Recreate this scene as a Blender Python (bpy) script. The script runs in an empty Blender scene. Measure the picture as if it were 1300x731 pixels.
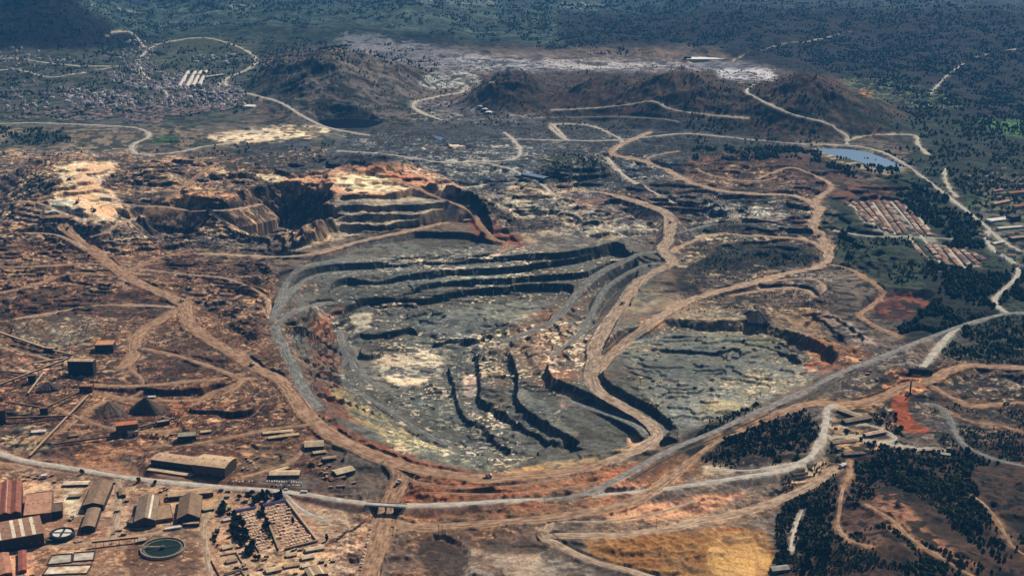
import bpy, bmesh, math, random
import numpy as np
from mathutils import Vector, Matrix
random.seed(7)
RNG = np.random.RandomState(11)
S = bpy.context.scene
COL = S.collection
F32 = np.float32
GRIDK = 1.0

# ------------------------------------------------------------------ camera, sky, sun, exposure
CAM_H = 1000.0
FPX = 1805.0                      # focal length in photograph pixels (1300 wide)
DEP = math.radians(17.45)         # downward tilt of the optical axis
cd = bpy.data.cameras.new('camera'); cam = bpy.data.objects.new('camera', cd); COL.objects.link(cam)
cd.sensor_width = 36.0; cd.lens = 36.0 * FPX / 1300.0
cd.clip_start = 5.0; cd.clip_end = 80000.0
cam.location = (0, 0, CAM_H); cam.rotation_euler = (math.pi / 2 - DEP, 0, 0)
S.camera = cam
SUN_EL = math.radians(43); SUN_AZ = math.radians(33)      # azimuth to the right of the viewing direction, behind the mine
w = bpy.data.worlds.new('World'); S.world = w; w.use_nodes = True
nt = w.node_tree; bg = nt.nodes['Background']
sky = nt.nodes.new('ShaderNodeTexSky'); sky.sky_type = 'NISHITA'; sky.sun_disc = False
sky.sun_elevation = SUN_EL; sky.sun_rotation = SUN_AZ; sky.altitude = 800
nt.links.new(sky.outputs[0], bg.inputs[0]); bg.inputs[1].default_value = 0.05
sl = bpy.data.lights.new('sun', 'SUN'); so = bpy.data.objects.new('sun', sl); COL.objects.link(so)
sl.energy = 5.0; sl.angle = math.radians(0.5); sl.color = (1.0, 0.91, 0.79)
sd = Vector((math.sin(SUN_AZ) * math.cos(SUN_EL), math.cos(SUN_AZ) * math.cos(SUN_EL), math.sin(SUN_EL)))
so.rotation_euler = sd.to_track_quat('Z', 'Y').to_euler(); so.location = (0, 3000, 3000)
S.view_settings.view_transform = 'Standard'; S.view_settings.look = 'None'
S.view_settings.exposure = 0.38; S.view_settings.gamma = 1.0; S.view_settings.use_curve_mapping = False
S.render.engine = 'CYCLES'
S.cycles.max_bounces = 4; S.cycles.volume_bounces = 0; S.cycles.diffuse_bounces = 2

# ------------------------------------------------------------------ pixel <-> ground
CU, CV = 650.0, 365.5
sD, cD = math.sin(DEP), math.cos(DEP)
def ray(u, v):
    a = (u - CU) / FPX; b = (CV - v) / FPX
    return (a, cD + b * sD, -sD + b * cD)
def W(u, v, z=0.0):
    d = ray(u, v); t = (z - CAM_H) / d[2]
    return (d[0] * t, d[1] * t)
def PX(x, y, z):
    dz = z - CAM_H
    zc = y * cD - dz * sD; yc = y * sD + dz * cD
    return CU + FPX * x / zc, CV - FPX * yc / zc

# ------------------------------------------------------------------ noise
TAB = RNG.rand(256, 256).astype(F32)
def vnoise(x, y, seed=0):
    x = x + seed * 17.31; y = y + seed * 9.77
    xi = np.floor(x); yi = np.floor(y)
    fx = (x - xi).astype(F32); fy = (y - yi).astype(F32)
    xi = xi.astype(np.int32); yi = yi.astype(np.int32)
    fx = fx * fx * fx * (fx * (fx * 6 - 15) + 10); fy = fy * fy * fy * (fy * (fy * 6 - 15) + 10)
    x0 = xi & 255; x1 = (xi + 1) & 255; y0 = yi & 255; y1 = (yi + 1) & 255
    a = TAB[x0, y0]; b = TAB[x1, y0]; c = TAB[x0, y1]; d = TAB[x1, y1]
    a = a + (b - a) * fx; c = c + (d - c) * fx
    return a + (c - a) * fy
def fbm(x, y, octv=4, seed=0, gain=0.5):
    s = 0; amp = 1.0; tot = 0
    for o in range(octv):
        s = s + amp * vnoise(x, y, seed + o * 3.1); tot += amp
        x = x * 2.03 + 5.3; y = y * 2.03 + 1.7; amp *= gain
    return s / tot
def ridged(x, y, octv=4, seed=0):
    s = 0; amp = 1.0; tot = 0
    for o in range(octv):
        n = vnoise(x, y, seed + o * 3.1)
        s = s + amp * (1 - np.abs(2 * n - 1)); tot += amp
        x = x * 2.1 + 3.3; y = y * 2.1 + 7.7; amp *= 0.5
    return s / tot
def sst(a, b, x):
    t = np.clip((x - a) / (b - a), 0, 1); return t * t * (3 - 2 * t)

# ------------------------------------------------------------------ terrain grid: rows at constant y, columns at constant bearing
ys = []
y = 1480.0
while y < 24000:
    ys.append(y)
    if y < 4000: y += 2.1 * GRIDK
    elif y < 4600: y += 3.0 * GRIDK
    elif y < 10500: y *= 1 + 0.0011 * GRIDK
    else: y *= 1.012
ys = np.array(ys, F32)
TI, TO = math.tan(math.radians(21.5)), math.tan(math.radians(34))
_o = np.linspace(TI, TO, 75)[1:]
ts = np.concatenate([-_o[::-1], np.linspace(-TI, TI, int(1290 / GRIDK)), _o]).astype(F32)
NC = len(ts)
R = len(ys)
Y = np.repeat(ys[:, None], NC, 1); X = Y * ts[None, :]
print('grid', R, NC)
WXn = (fbm(X / 26, Y / 26, 3, 1) - 0.5) * 2
WYn = (fbm(X / 26, Y / 26, 3, 2) - 0.5) * 2
H = np.zeros_like(X)
JN = (fbm(X / 10, Y / 10, 2, 5) - .5) * 3.6

def crop(pts, margin):
    p = np.array(pts)
    y0, y1 = p[:, 1].min() - margin, p[:, 1].max() + margin
    r0 = max(0, np.searchsorted(ys, y0) - 1); r1 = min(R, np.searchsorted(ys, y1) + 1)
    if r1 <= r0 + 1: return None
    xa, xb = p[:, 0].min() - margin, p[:, 0].max() + margin
    ya, yb = ys[r0], ys[r1 - 1]
    ta = min(xa / ya, xa / yb); tb = max(xb / ya, xb / yb)
    c0 = max(0, np.searchsorted(ts, ta) - 1); c1 = min(NC, np.searchsorted(ts, tb) + 1)
    if c1 <= c0 + 1: return None
    return (slice(r0, r1), slice(c0, c1))
def smooth_poly(p, n=1, closed=True):
    p = np.array(p, float)
    for _ in range(n):
        if closed: q = np.roll(p, -1, 0)
        else: q = p[1:]
        a = p if closed else p[:-1]
        o = np.empty((2 * len(a), p.shape[1]))
        o[0::2] = a * .75 + q * .25; o[1::2] = a * .25 + q * .75
        if not closed: o = np.vstack([p[:1], o, p[-1:]])
        p = o
    return p
def sdist(px, py, poly, slopes=None):
    """signed distance (positive outside) to closed polygon, plus slope of nearest edge"""
    d2 = np.full(px.shape, 1e18, F32); inside = np.zeros(px.shape, bool)
    sl = np.zeros(px.shape, F32) if slopes is not None else None
    n = len(poly)
    for i in range(n):
        ax, ay = poly[i]; bx, by = poly[(i + 1) % n]
        ex, ey = bx - ax, by - ay; L = ex * ex + ey * ey + 1e-9
        rx = px - F32(ax); ry = py - F32(ay)
        t = np.clip((rx * F32(ex) + ry * F32(ey)) / F32(L), 0, 1)
        dd = (rx - t * F32(ex)) ** 2 + (ry - t * F32(ey)) ** 2
        m = dd < d2
        d2 = np.where(m, dd, d2)
        if sl is not None: sl = np.where(m, F32(slopes[i]), sl)
        if abs(ey) > 1e-6:
            c = ((ay > py) != (by > py)) & (px < F32(ex) * (py - F32(ay)) / F32(ey) + F32(ax))
            inside ^= c
    d = np.sqrt(d2); d = np.where(inside, -d, d)
    return (d, sl) if sl is not None else d
def upoly(pts, z, n=1):
    """pixel polygon -> world polygon on plane z, with an edge slope riding along"""
    p = [(*W(q[0], q[1], z), q[2] if len(q) > 2 else -1.0) for q in pts]
    p = np.array(p)
    if n:
        q = np.roll(p, -1, 0); o = np.empty((2 * len(p), 3))
        o[0::2] = p * .8 + q * .2; o[1::2] = p * .2 + q * .8
        o[0::2, 2] = p[:, 2]; o[1::2, 2] = p[:, 2]
        p = o
    return p
def cut(pts, z, slope=2.4, margin=250, warp=3.0, zg=None, n=1):
    """excavate a floor at level z inside the polygon; faces rise from its edge"""
    p = upoly(pts, z, n); sl = np.where(p[:, 2] < 0, slope, p[:, 2])
    c = crop(p, margin)
    if c is None: return
    d, s = sdist(X[c] + warp * WXn[c], Y[c] + warp * WYn[c], p[:, :2], sl)
    d = d + JN[c] * min(1.0, warp / 2) * (s > 1.4)
    H[c] = np.minimum(H[c], z + np.maximum(d, 0) * s)
def fill(pts, z, slope=0.75, margin=200, warp=3.0, n=1):
    p = upoly(pts, z, n); sl = np.where(p[:, 2] < 0, slope, p[:, 2])
    c = crop(p, margin)
    if c is None: return
    d, s = sdist(X[c] + warp * WXn[c], Y[c] + warp * WYn[c], p[:, :2], sl)
    H[c] = np.maximum(H[c], z - np.maximum(d, 0) * s)
def pad(pts, z, warp=2.0, cs=1.5, fs=0.7):
    cut(pts, z, cs, 120, warp); fill(pts, z, fs, 120, warp)
def mound(u, v, z0, rpx, hm, pw=1.0, ry=1.0, noise=0.25, seed=0):
    x0, y0 = W(u, v, z0); r = rpx * math.hypot(y0, CAM_H) / FPX
    c = crop([(x0 - r, y0 - r * ry), (x0 + r, y0 + r * ry)], 10)
    if c is None: return
    xx = (X[c] - x0) / r; yy = (Y[c] - y0) / (r * ry)
    q = np.sqrt(xx * xx + yy * yy) + noise * (fbm(X[c] / (r * .5), Y[c] / (r * .5), 3, 20 + seed) - .5)
    H[c] = np.maximum(H[c], H[c] + hm * np.clip(1 - q, 0, 1) ** pw)
def hill(u, vpeak, vfoot, hw, ry=0.85, noise=0.7, seed=0, pw=1.3):
    """a real hill: foot and peak read off the photograph, radius and height in metres"""
    _, yf = W(u, vfoot, 0); r = hw * math.hypot(yf, CAM_H) / FPX
    yc = yf + r * ry * 0.9
    d = ray(u, vpeak); t = yc / d[1]; x0 = d[0] * t; hm = CAM_H + d[2] * t
    c = crop([(x0 - r * 1.5, yc - r * ry * 1.5), (x0 + r * 1.5, yc + r * ry * 1.5)], 10)
    if c is None: return
    xx = (X[c] - x0) / r; yy = (Y[c] - yc) / (r * ry)
    q = np.sqrt(xx * xx + yy * yy)
    n = (ridged(X[c] / (r * .45), Y[c] / (r * .45), 4, 30 + seed) - .55) * noise
    k = np.clip(1 - q / 1.25, 0, 1); k = k * k * (3 - 2 * k) * 0.6 + np.clip(1 - q, 0, 1) ** pw * 0.4
    H[c] = np.maximum(H[c], k * hm * (1 + n * sst(0, .4, q) * .8) + H[c] * (1 - k))

def height_at(x, y):
    x = np.asarray(x, float); y = np.asarray(y, float)
    fi = np.interp(y, ys, np.arange(R)); i = np.clip(fi.astype(int), 0, R - 2); a = fi - i
    fj = np.interp(x / y, ts, np.arange(NC)); j = np.clip(fj.astype(int), 0, NC - 2); b = np.clip(fj - j, 0, 1)
    return (H[i, j] * (1 - a) * (1 - b) + H[i + 1, j] * a * (1 - b) + H[i, j + 1] * (1 - a) * b + H[i + 1, j + 1] * a * b)
def G(u, v):
    """first hit of the pixel's ray with the terrain"""
    d = ray(u, v)
    t0 = (320 - CAM_H) / d[2]; t1 = min((-110 - CAM_H) / d[2], 23500 / d[1])
    tt = np.linspace(t0, t1, 900)
    z = CAM_H + d[2] * tt; g = height_at(d[0] * tt, d[1] * tt)
    k = np.argmax(z < g)
    if k == 0: k = 1 if z[0] < g[0] else len(tt) - 1
    a, b = tt[k - 1], tt[k]
    for _ in range(18):
        m = (a + b) / 2
        if CAM_H + d[2] * m < height_at(d[0] * m, d[1] * m): b = m
        else: a = m
    return d[0] * b, d[1] * b, float(height_at(d[0] * b, d[1] * b))

# ------------------------------------------------------------------ large relief
H += (fbm(X / 900, Y / 900, 3, 40) - 0.5) * 30 * sst(4300, 5200, Y)
far = sst(6200, 11000, Y)
H += far * (ridged(X / 1500 + 3, Y / 1900, 5, 41) - 0.35) * 470 + far * 20
H += sst(5200, 6500, Y) * (ridged(X / 520, Y / 620, 4, 42) - .4) * 70 * (1 - 0.75 * np.exp(-((X + 2100) / 1400) ** 2 - ((Y - 5900) / 1300) ** 2))
H += sst(10500, 16000, Y) * 420 * fbm(X / 3000, Y / 3000, 3, 43)
hill(58, -22, 72, 128, 1.15, .3, 1, 1.0)
hill(-60, 10, 74, 120, .8, .5, 2)
hill(330, 34, 62, 120, 1.0, .6, 3)
hill(428, 60, 150, 122, 1.9, .8, 4)
hill(370, 72, 122, 70, 1.0, .4, 5)
hill(500, 78, 118, 70, .7, .4, 25)
hill(650, 86, 145, 70, 1.15, .5, 6)
hill(762, 97, 152, 76, 1.15, .5, 7)
hill(868, 85, 168, 115, 1.1, .5, 8)
hill(1022, 90, 178, 118, 1.05, .45, 9)
hill(1092, 120, 172, 85, 1.3, .3, 10)
mound(735, 222, 0, 58, 62, .8, 1.0, .4, 1)
# middle ground behind the great pit: plateau that the upper benches were cut from
fill([(60, 215), (160, 202), (240, 203), (330, 205), (400, 200), (470, 196), (520, 205), (560, 222), (590, 240), (600, 262), (560, 272), (430, 268), (330, 258), (250, 262), (120, 270), (60, 250)], 62, .42, 400, 8)
fill([(410, 240), (420, 215), (470, 203), (520, 212), (535, 226), (560, 240), (588, 252), (592, 262), (420, 280), (400, 262)], 78, .5, 200, 6)
fill([(440, 205), (480, 200), (510, 206), (495, 214), (450, 216)], 92, .6, 100, 6)
mound(200, 225, 60, 55, 34, .8, .8, .3, 2)
mound(20, 235, 0, 80, 48, 1.0, .9, .4, 3)
mound(110, 255, 20, 60, 30, 1.0, .9, .4, 4)
mound(40, 290, 0, 80, 24, .9, .9, .4, 5)
mound(330, 212, 55, 70, 22, .9, .7, .4, 6)
mound(660, 262, 0, 70, 40, .9, .7, .5, 7)
mound(760, 280, 0, 80, 30, .9, .7, .5, 8)
mound(900, 262, 0, 90, 22, .9, .6, .5, 9)
mound(960, 215, 0, 100, 22, 1, .6, .5, 10)
mound(1130, 325, 0, 70, 16, 1, .7, .4, 11)
mound(940, 330, 0, 90, 18, 1, .7, .4, 12)
mound(1000, 372, 0, 80, 14, 1, .7, .4, 13)
# benched waste ground: contour steps from warped noise
def terrace(h, step, sharp=4.0):
    q = h / step; f = np.floor(q); r = q - f
    return (f + np.clip((r - .5) * sharp + .5, 0, 1)) * step
mine = sst(1700, 1900, Y) * (1 - sst(4300, 4900, Y)) * sst(-1700, -1300, X) * (1 - sst(900, 1200, X - (Y - 2600) * .15))
nb = (fbm((X + 12 * WXn) / 300, (Y + 12 * WYn) / 230, 4, 50) - .5) * 70
H += mine * (.45 + .5 * sst(3300, 3700, Y)) * terrace(nb, 9, 5)
zone = mine * sst(3250, 3500, Y)
for _q, _z in (([(78, 208), (152, 205), (150, 214), (130, 226), (126, 240), (152, 246), (160, 262), (135, 284), (62, 272), (66, 252)], 45), ([(416, 216), (470, 204), (520, 214), (545, 232), (520, 244), (424, 246)], 78)):
    _p = np.array([W(u_, v_, _z) for u_, v_ in _q]); _c = crop(_p, 60)
    if _c is not None: zone[_c] *= sst(-5, 50, sdist(X[_c], Y[_c], _p))
tq = sst(.42, .58, fbm(X / 180, Y / 140, 2, 53))
H = H * (1 - .7 * zone) + .7 * zone * (terrace(H + nb * .45, 8, 4) * tq + terrace(H + nb * .3, 15, 5) * (1 - tq))
nb = None
# foreground: gentle
H += (1 - sst(2300, 2700, Y)) * (fbm(X / 260, Y / 260, 3, 51) - .5) * 10
# lower right spoil hill
mound(1120, 690, 0, 110, 34, 1.0, 1.7, .5, 20)
mound(1240, 670, 0, 120, 30, 1.0, 1.8, .5, 21)
mound(1010, 690, 0, 60, 14, 1.0, 1.6, .5, 22)

# ------------------------------------------------------------------ the deep old pits, left of centre
cut([(330, 304), (340, 290), (372, 285), (388, 294), (384, 310, .62), (350, 314, .62)], -46, 1.35, 300, 14)
cut([(190, 302), (212, 292), (240, 294), (248, 306, .6), (225, 311, .6), (200, 310, .6)], -26, 1.3, 200, 10)
# upper benches (far wall, second flight)
cut([(424, 254), (460, 253), (500, 255), (520, 250), (530, 246), (575, 258), (580, 262), (520, 270), (426, 272)], 66, 2.2, 120, .9)
cut([(426, 270), (480, 269), (520, 268), (572, 264), (592, 271), (592, 276), (480, 282), (428, 282)], 50, 2.2, 100, .9)
cut([(428, 281), (480, 280), (520, 279), (570, 277), (594, 276), (596, 282), (530, 290), (480, 292), (424, 292)], 36, 2.2, 100, .9)
cut([(424, 296), (480, 294), (504, 291), (532, 288), (600, 277), (618, 300), (560, 300), (480, 306), (400, 324), (330, 330), (250, 326), (330, 318), (400, 312)], 18, 2.0, 100, 3)
# the great pit: far wall floors
NEAR = .52
cut([(396, 334), (440, 322), (456, 315), (480, 310), (512, 302), (545, 302), (590, 303), (622, 312, .7), (645, 308, .5), (700, 298, .5), (780, 292, .5), (838, 304, .5), (838, 322, .5), (800, 420, NEAR), (500, 420), (400, 380), (352, 385), (368, 350)], 2, 2.2, 160, 2.5)
cut([(402, 347), (440, 343), (480, 341), (540, 338), (600, 335), (660, 331), (720, 329), (790, 313), (800, 420), (500, 430), (400, 395), (360, 394), (375, 362)], -14, 2.4, 120, 1.5)
cut([(420, 368), (440, 360), (454, 361), (470, 362), (500, 358), (540, 354), (580, 350), (660, 346), (700, 340), (740, 334), (790, 320), (808, 352), (780, 420), (700, 470), (500, 470), (430, 440), (398, 400)], -30, 2.4, 120, 1.5)
cut([(428, 393), (460, 386), (482, 382), (504, 377), (530, 373), (550, 368), (580, 364), (620, 361), (660, 360), (720, 355), (746, 353), (762, 347), (782, 336), (800, 352), (770, 420), (700, 470), (600, 520), (470, 500), (430, 430)], -45, 2.4, 120, 1.5)
cut([(432, 400), (470, 388), (504, 387), (528, 388), (560, 383), (592, 377), (625, 373), (670, 370), (700, 368), (726, 369), (724, 380), (700, 400), (690, 420), (650, 450), (610, 470), (585, 520), (600, 560), (480, 520), (448, 470), (430, 430)], -61, 2.4, 120, 1.5)
# the great pit: right-hand levels stepping down to the left
cut([(905, 421), (960, 422), (990, 430), (1010, 440), (1040, 452), (1060, 465), (1020, 486), (960, 512, NEAR), (905, 536, NEAR), (868, 556), (845, 536), (800, 506), (762, 488), (764, 468), (790, 440), (830, 425), (860, 415)], -12, 1.0, 120, 6)
cut([(1000, 436), (1040, 450), (1062, 466), (1030, 474), (985, 452)], -17, 1.6, 40, 5)
fill([(940, 432), (985, 440), (1020, 456), (1000, 440), (960, 424)], -8, 1.5, 30, 4)
cut([(826, 444), (880, 447), (915, 450), (934, 447), (940, 460), (900, 480), (840, 462)], -19, 2.0, 60, 3)
cut([(766, 493), (800, 512), (832, 528), (840, 536), (852, 544), (857, 553), (840, 566, NEAR), (800, 577, NEAR), (740, 566), (690, 490), (682, 452), (712, 436), (752, 428), (766, 444), (756, 474)], -28, 3.0, 150, 2)
cut([(691, 487), (720, 499), (750, 514), (780, 522), (806, 533), (822, 548), (815, 560, NEAR), (776, 572, NEAR), (735, 582, NEAR), (690, 560), (600, 470), (650, 440), (690, 440)], -47, 3.0, 200, 2)
cut([(648, 462), (656, 490), (652, 518), (680, 538), (700, 552), (726, 567), (735, 574, NEAR), (700, 584, NEAR), (650, 590, NEAR), (580, 540), (600, 440), (640, 440)], -63, 3.0, 200, 2)
cut([(604, 456), (606, 476), (608, 496), (604, 512), (626, 526), (648, 541), (660, 550), (698, 572), (690, 580, NEAR), (640, 588, NEAR), (590, 584, NEAR), (560, 560), (560, 460)], -78, 3.0, 200, 2)
cut([(566, 470), (570, 480), (576, 500), (580, 520), (588, 536, .4), (620, 570, .4), (640, 583, NEAR), (600, 581, NEAR), (560, 570, NEAR), (530, 555, NEAR), (505, 538, .6), (480, 518, .55), (460, 494, .6), (446, 462, .8), (452, 440, .3), (470, 430, .3), (526, 421, .3), (546, 436, .3), (580, 434, .3), (616, 432, .3), (600, 450, .5)], -87, 2.6, 260, 2)
fill([(468, 426), (500, 421), (524, 416), (529, 419), (515, 402), (485, 398), (455, 410), (455, 420)], -73, 2.4, 40, 1.5)
fill([(546, 434), (580, 428), (616, 431), (606, 421), (575, 420)], -75, 1.8, 40, 1.5)
fill([(456, 449), (472, 450), (487, 447), (482, 437), (462, 436)], -78, 2.2, 40, 1.5)
fill([(480, 389), (510, 386), (530, 390), (528, 384), (500, 380)], -55, 2.2, 40, 1.5)
# ledges on the side walls of the great pit, broken benches between the central ramps
PITQ = [(352, 392), (400, 395), (430, 380), (470, 400), (600, 400), (700, 400), (740, 440), (700, 500), (760, 580), (640, 604), (520, 588), (440, 548), (395, 500)]
_p = np.array([W(u_, v_, -30) for u_, v_ in PITQ]); _c = crop(_p, 20)
_m = 1 - sst(-15, 5, sdist(X[_c], Y[_c], _p))
_n = (fbm(X[_c] / 45, Y[_c] / 40, 3, 55) - .5)
H[_c] = H[_c] * (1 - _m) + _m * (terrace(H[_c] + _n * 9 * sst(-72, -60, H[_c]), 9.5, 5) * .95 + H[_c] * .05)
_p = np.array([W(u_, v_, -25) for u_, v_ in [(650, 430), (720, 380), (770, 345), (840, 325), (850, 350), (800, 400), (760, 450), (690, 470)]]); _c = crop(_p, 20)
_m = 1 - sst(-25, 5, sdist(X[_c], Y[_c], _p))
H[_c] += _m * terrace((fbm((X[_c] * .8 + Y[_c] * .25) / 40, (Y[_c] * .8 - X[_c] * .25) / 150, 3, 56) - .5) * 34, 6, 5)
# broken ledges left by blasting on the floors
for _q, _z, _a, _st in (([(430, 372), (720, 366), (700, 470), (740, 560), (640, 592), (500, 540), (440, 440)], -60, 15, 3.4), ([(780, 440), (860, 420), (1000, 430), (1060, 466), (960, 515), (862, 552), (790, 492)], -12, 22, 4.2), ([(400, 325), (640, 318), (620, 305), (480, 310)], 2, 10, 3), ([(195, 318), (345, 325), (350, 395), (320, 440), (240, 385)], 5, 44, 5.5), ([(-40, 305), (90, 300), (170, 352), (120, 400), (-40, 400)], 5, 30, 5), ([(395, 400), (425, 400), (445, 470), (420, 500), (392, 460)], -10, 40, 5), ([(300, 450), (250, 440), (200, 470), (260, 520), (360, 520)], 5, 16, 4)):
    _p = np.array([W(u_, v_, _z) for u_, v_ in _q]); _c = crop(_p, 10)
    _m = 1 - sst(-25, 0, sdist(X[_c], Y[_c], _p))
    H[_c] += _m * terrace((fbm(X[_c] / 75 + .3 * WXn[_c], Y[_c] / 60, 3, 57) - .5) * _a, _st, 6)
# right of the pit
cut([(1105, 396), (1121, 376), (1151, 376), (1175, 380), (1184, 389), (1174, 398), (1139, 406), (1114, 402)], -14, .8, 60, 4)
cut([(975, 356), (1030, 351), (1050, 360), (1052, 378), (960, 376)], -6, 2.2, 50, 2)
cut([(925, 370), (965, 366), (1005, 363), (1032, 368), (1042, 384), (1020, 394), (960, 398), (905, 386)], -14, 2.2, 50, 2)
cut([(1050, 400), (1098, 432), (1085, 448), (1028, 420)], -9, 2.2, 40, 2)
cut([(1038, 406), (1078, 440), (1058, 448), (1018, 420)], -15, 2.2, 40, 2)
fill([(112, 487), (170, 491), (222, 495), (275, 490), (306, 482), (300, 470), (200, 462), (150, 470), (112, 480)], 11, 2.6, 80, 2)
fill([(238, 519), (262, 521), (300, 521), (326, 516), (312, 498), (300, 486), (306, 478), (288, 496), (250, 512)], 10, 2.2, 80, 3)
cut([(525, 692), (556, 682), (590, 700), (590, 740), (545, 735)], -7, .8, 50, 5)
cut([(375, 345), (402, 350), (398, 372), (345, 372), (352, 352)], -5, 1.5, 50, 4)
mound(960, 404, -8, 19, 20, .8, 1.0, .3, 30)
# excavated bay on the far right, beside the dirt road
cut([(1205, 490), (1230, 480), (1300, 482), (1340, 490), (1340, 506), (1255, 508), (1215, 503)], -12, .9, 60, 4)
# black pond foot, reservoir
pad([(396, 152), (430, 150), (470, 150), (492, 156), (470, 168), (420, 169)], 2, 3, .5, .5)
cut([(400, 153), (430, 151), (470, 152), (488, 156), (470, 165), (420, 166)], -8, .8, 40, 3)
LAKE = [(1036, 190), (1060, 189), (1090, 191), (1115, 198), (1135, 207), (1147, 212), (1138, 216), (1118, 216), (1098, 209), (1075, 203), (1050, 197)]
pad([(1020, 184), (1060, 184), (1095, 186), (1120, 193), (1150, 206), (1160, 214), (1140, 224), (1110, 222), (1070, 210), (1030, 202)], 3, 2)
cut(LAKE, -6, .6, 60, 3)
# flat yards
pad([(0, 585), (60, 597), (190, 614), (300, 622), (400, 634), (440, 640), (440, 760), (-60, 760), (-60, 575)], 0, 2)
pad([(185, 566), (300, 566), (330, 600), (440, 612), (430, 624), (300, 612), (185, 604)], 2, 2)
pad([(20, 406), (112, 397), (130, 426), (62, 444), (12, 430)], 8, 3, 1.2, 1.4)
pad([(50, 455), (170, 458), (178, 480), (60, 482)], 6, 2)
pad([(1060, 512), (1110, 522), (1150, 552), (1130, 572), (1060, 572), (1055, 530)], 4, 2)
pad([(1070, 256), (1150, 254), (1200, 290), (1255, 335), (1200, 345), (1130, 305)], 2, 2)
pad([(560, 172), (600, 170), (612, 184), (575, 190)], 4, 2)
# ------------------------------------------------------------------ fine relief
U, V = PX(X, Y, H)
def pmask(pts, soft=6.0, warp=5.0, arrU=None, arrV=None):
    """soft mask of a pixel polygon draped on the ground, ragged by world noise; returns slice, mask"""
    p = np.array(pts, float); m = soft + warp + 4
    bb = (V > p[:, 1].min() - m) & (V < p[:, 1].max() + m)
    rr = np.nonzero(bb.any(1))[0]
    if len(rr) == 0: return None, None
    r0, r1 = rr[0], rr[-1] + 1
    bb = bb[r0:r1] & (U[r0:r1] > p[:, 0].min() - m) & (U[r0:r1] < p[:, 0].max() + m)
    cc = np.nonzero(bb.any(0))[0]
    if len(cc) == 0: return None, None
    s = (slice(r0, r1), slice(cc[0], cc[-1] + 1))
    d = sdist(U[s] + warp * WXn[s] * 1.3, V[s] + warp * WYn[s] * .6, smooth_poly(p, 0 if max(np.ptp(p[:, 0]), np.ptp(p[:, 1])) > 320 else 1))
    return s, 1 - sst(-soft, soft, d)
RG = np.ones_like(H)
def rough(pts, k, soft=6):
    s, m = pmask(pts, soft, 3)
    if s is not None: RG[s] = RG[s] * (1 - m) + k * m
PITP = [(352, 385), (380, 345), (480, 308), (560, 296), (625, 308), (700, 322), (800, 312), (850, 330), (900, 400), (960, 420), (1060, 465), (960, 515), (860, 560), (760, 590), (640, 604), (520, 588), (440, 545), (400, 480), (352, 410)]
rough(PITP, .42, 8)
rough([(-80, 575), (440, 640), (440, 800), (-80, 800)], .05, 6)
rough([(185, 566), (300, 566), (330, 600), (440, 612), (430, 630), (185, 610)], .08, 6)
rough([(1060, 250), (1150, 250), (1205, 290), (1260, 335), (1200, 350), (1120, 310)], .12, 5)
rough([(0, 105), (300, 90), (340, 140), (180, 160), (-40, 150)], .25, 8)
rough([(1050, 508), (1110, 515), (1150, 552), (1130, 576), (1060, 576)], .12, 6)
rough([(1028, 184), (1160, 184), (1170, 222), (1028, 216)], .05, 4)
rough([(60, 200), (160, 200), (130, 250), (60, 270)], .35, 6)
rough([(396, 148), (440, 146), (496, 152), (496, 168), (400, 172)], .02, 3)
rough([(-60, 320), (330, 330), (400, 500), (420, 560), (-60, 570)], .45, 10)
rough([(75, 206), (155, 203), (160, 262), (135, 286), (60, 274)], .3, 5)
rough([(420, 212), (530, 216), (590, 250), (424, 248)], .5, 6)
e1 = ridged((X + 20 * WXn) / 75, (Y + 20 * WYn) / 62, 4, 60)
lumpy = .35 + .95 * sst(.4, .62, fbm(X / 210, Y / 170, 3, 65))
RG *= lumpy
H += RG * (e1 - .55) * 11
e1 = fbm(X / 17, Y / 15, 3, 61) - .5
H += RG * e1 * 3.6
e1 = vnoise(X / 5.2, Y / 4.6, 62) - .5
H += (RG * .85 + .06) * e1 * 1.5 * (1 - .5 * sst(4500, 7000, Y))
e1 = None
# small waste heaps and bund lines on the pit floor and yards
def heaps(poly, n, r=(3, 7), h=(1.5, 4)):
    s, m = pmask(poly, 1, 0)
    if s is None: return
    p = np.array(poly)
    k = 0
    while k < n:
        u = RNG.uniform(p[:, 0].min(), p[:, 0].max()); v = RNG.uniform(p[:, 1].min(), p[:, 1].max())
        x, y = W(u, v, -30); k += 1
        rr = RNG.uniform(*r); hh = RNG.uniform(*h)
        c = crop([(x - rr, y - rr), (x + rr, y + rr)], 2)
        if c is None: continue
        q = np.hypot(X[c] - x, (Y[c] - y) / 1.0) / rr
        H[c] += hh * np.clip(1 - q, 0, 1)
heaps([(440, 380), (720, 375), (660, 450), (460, 460)], 120)
heaps([(470, 460), (560, 470), (700, 570), (600, 580), (500, 520)], 120)
heaps([(800, 430), (1000, 440), (900, 520)], 90)

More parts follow.
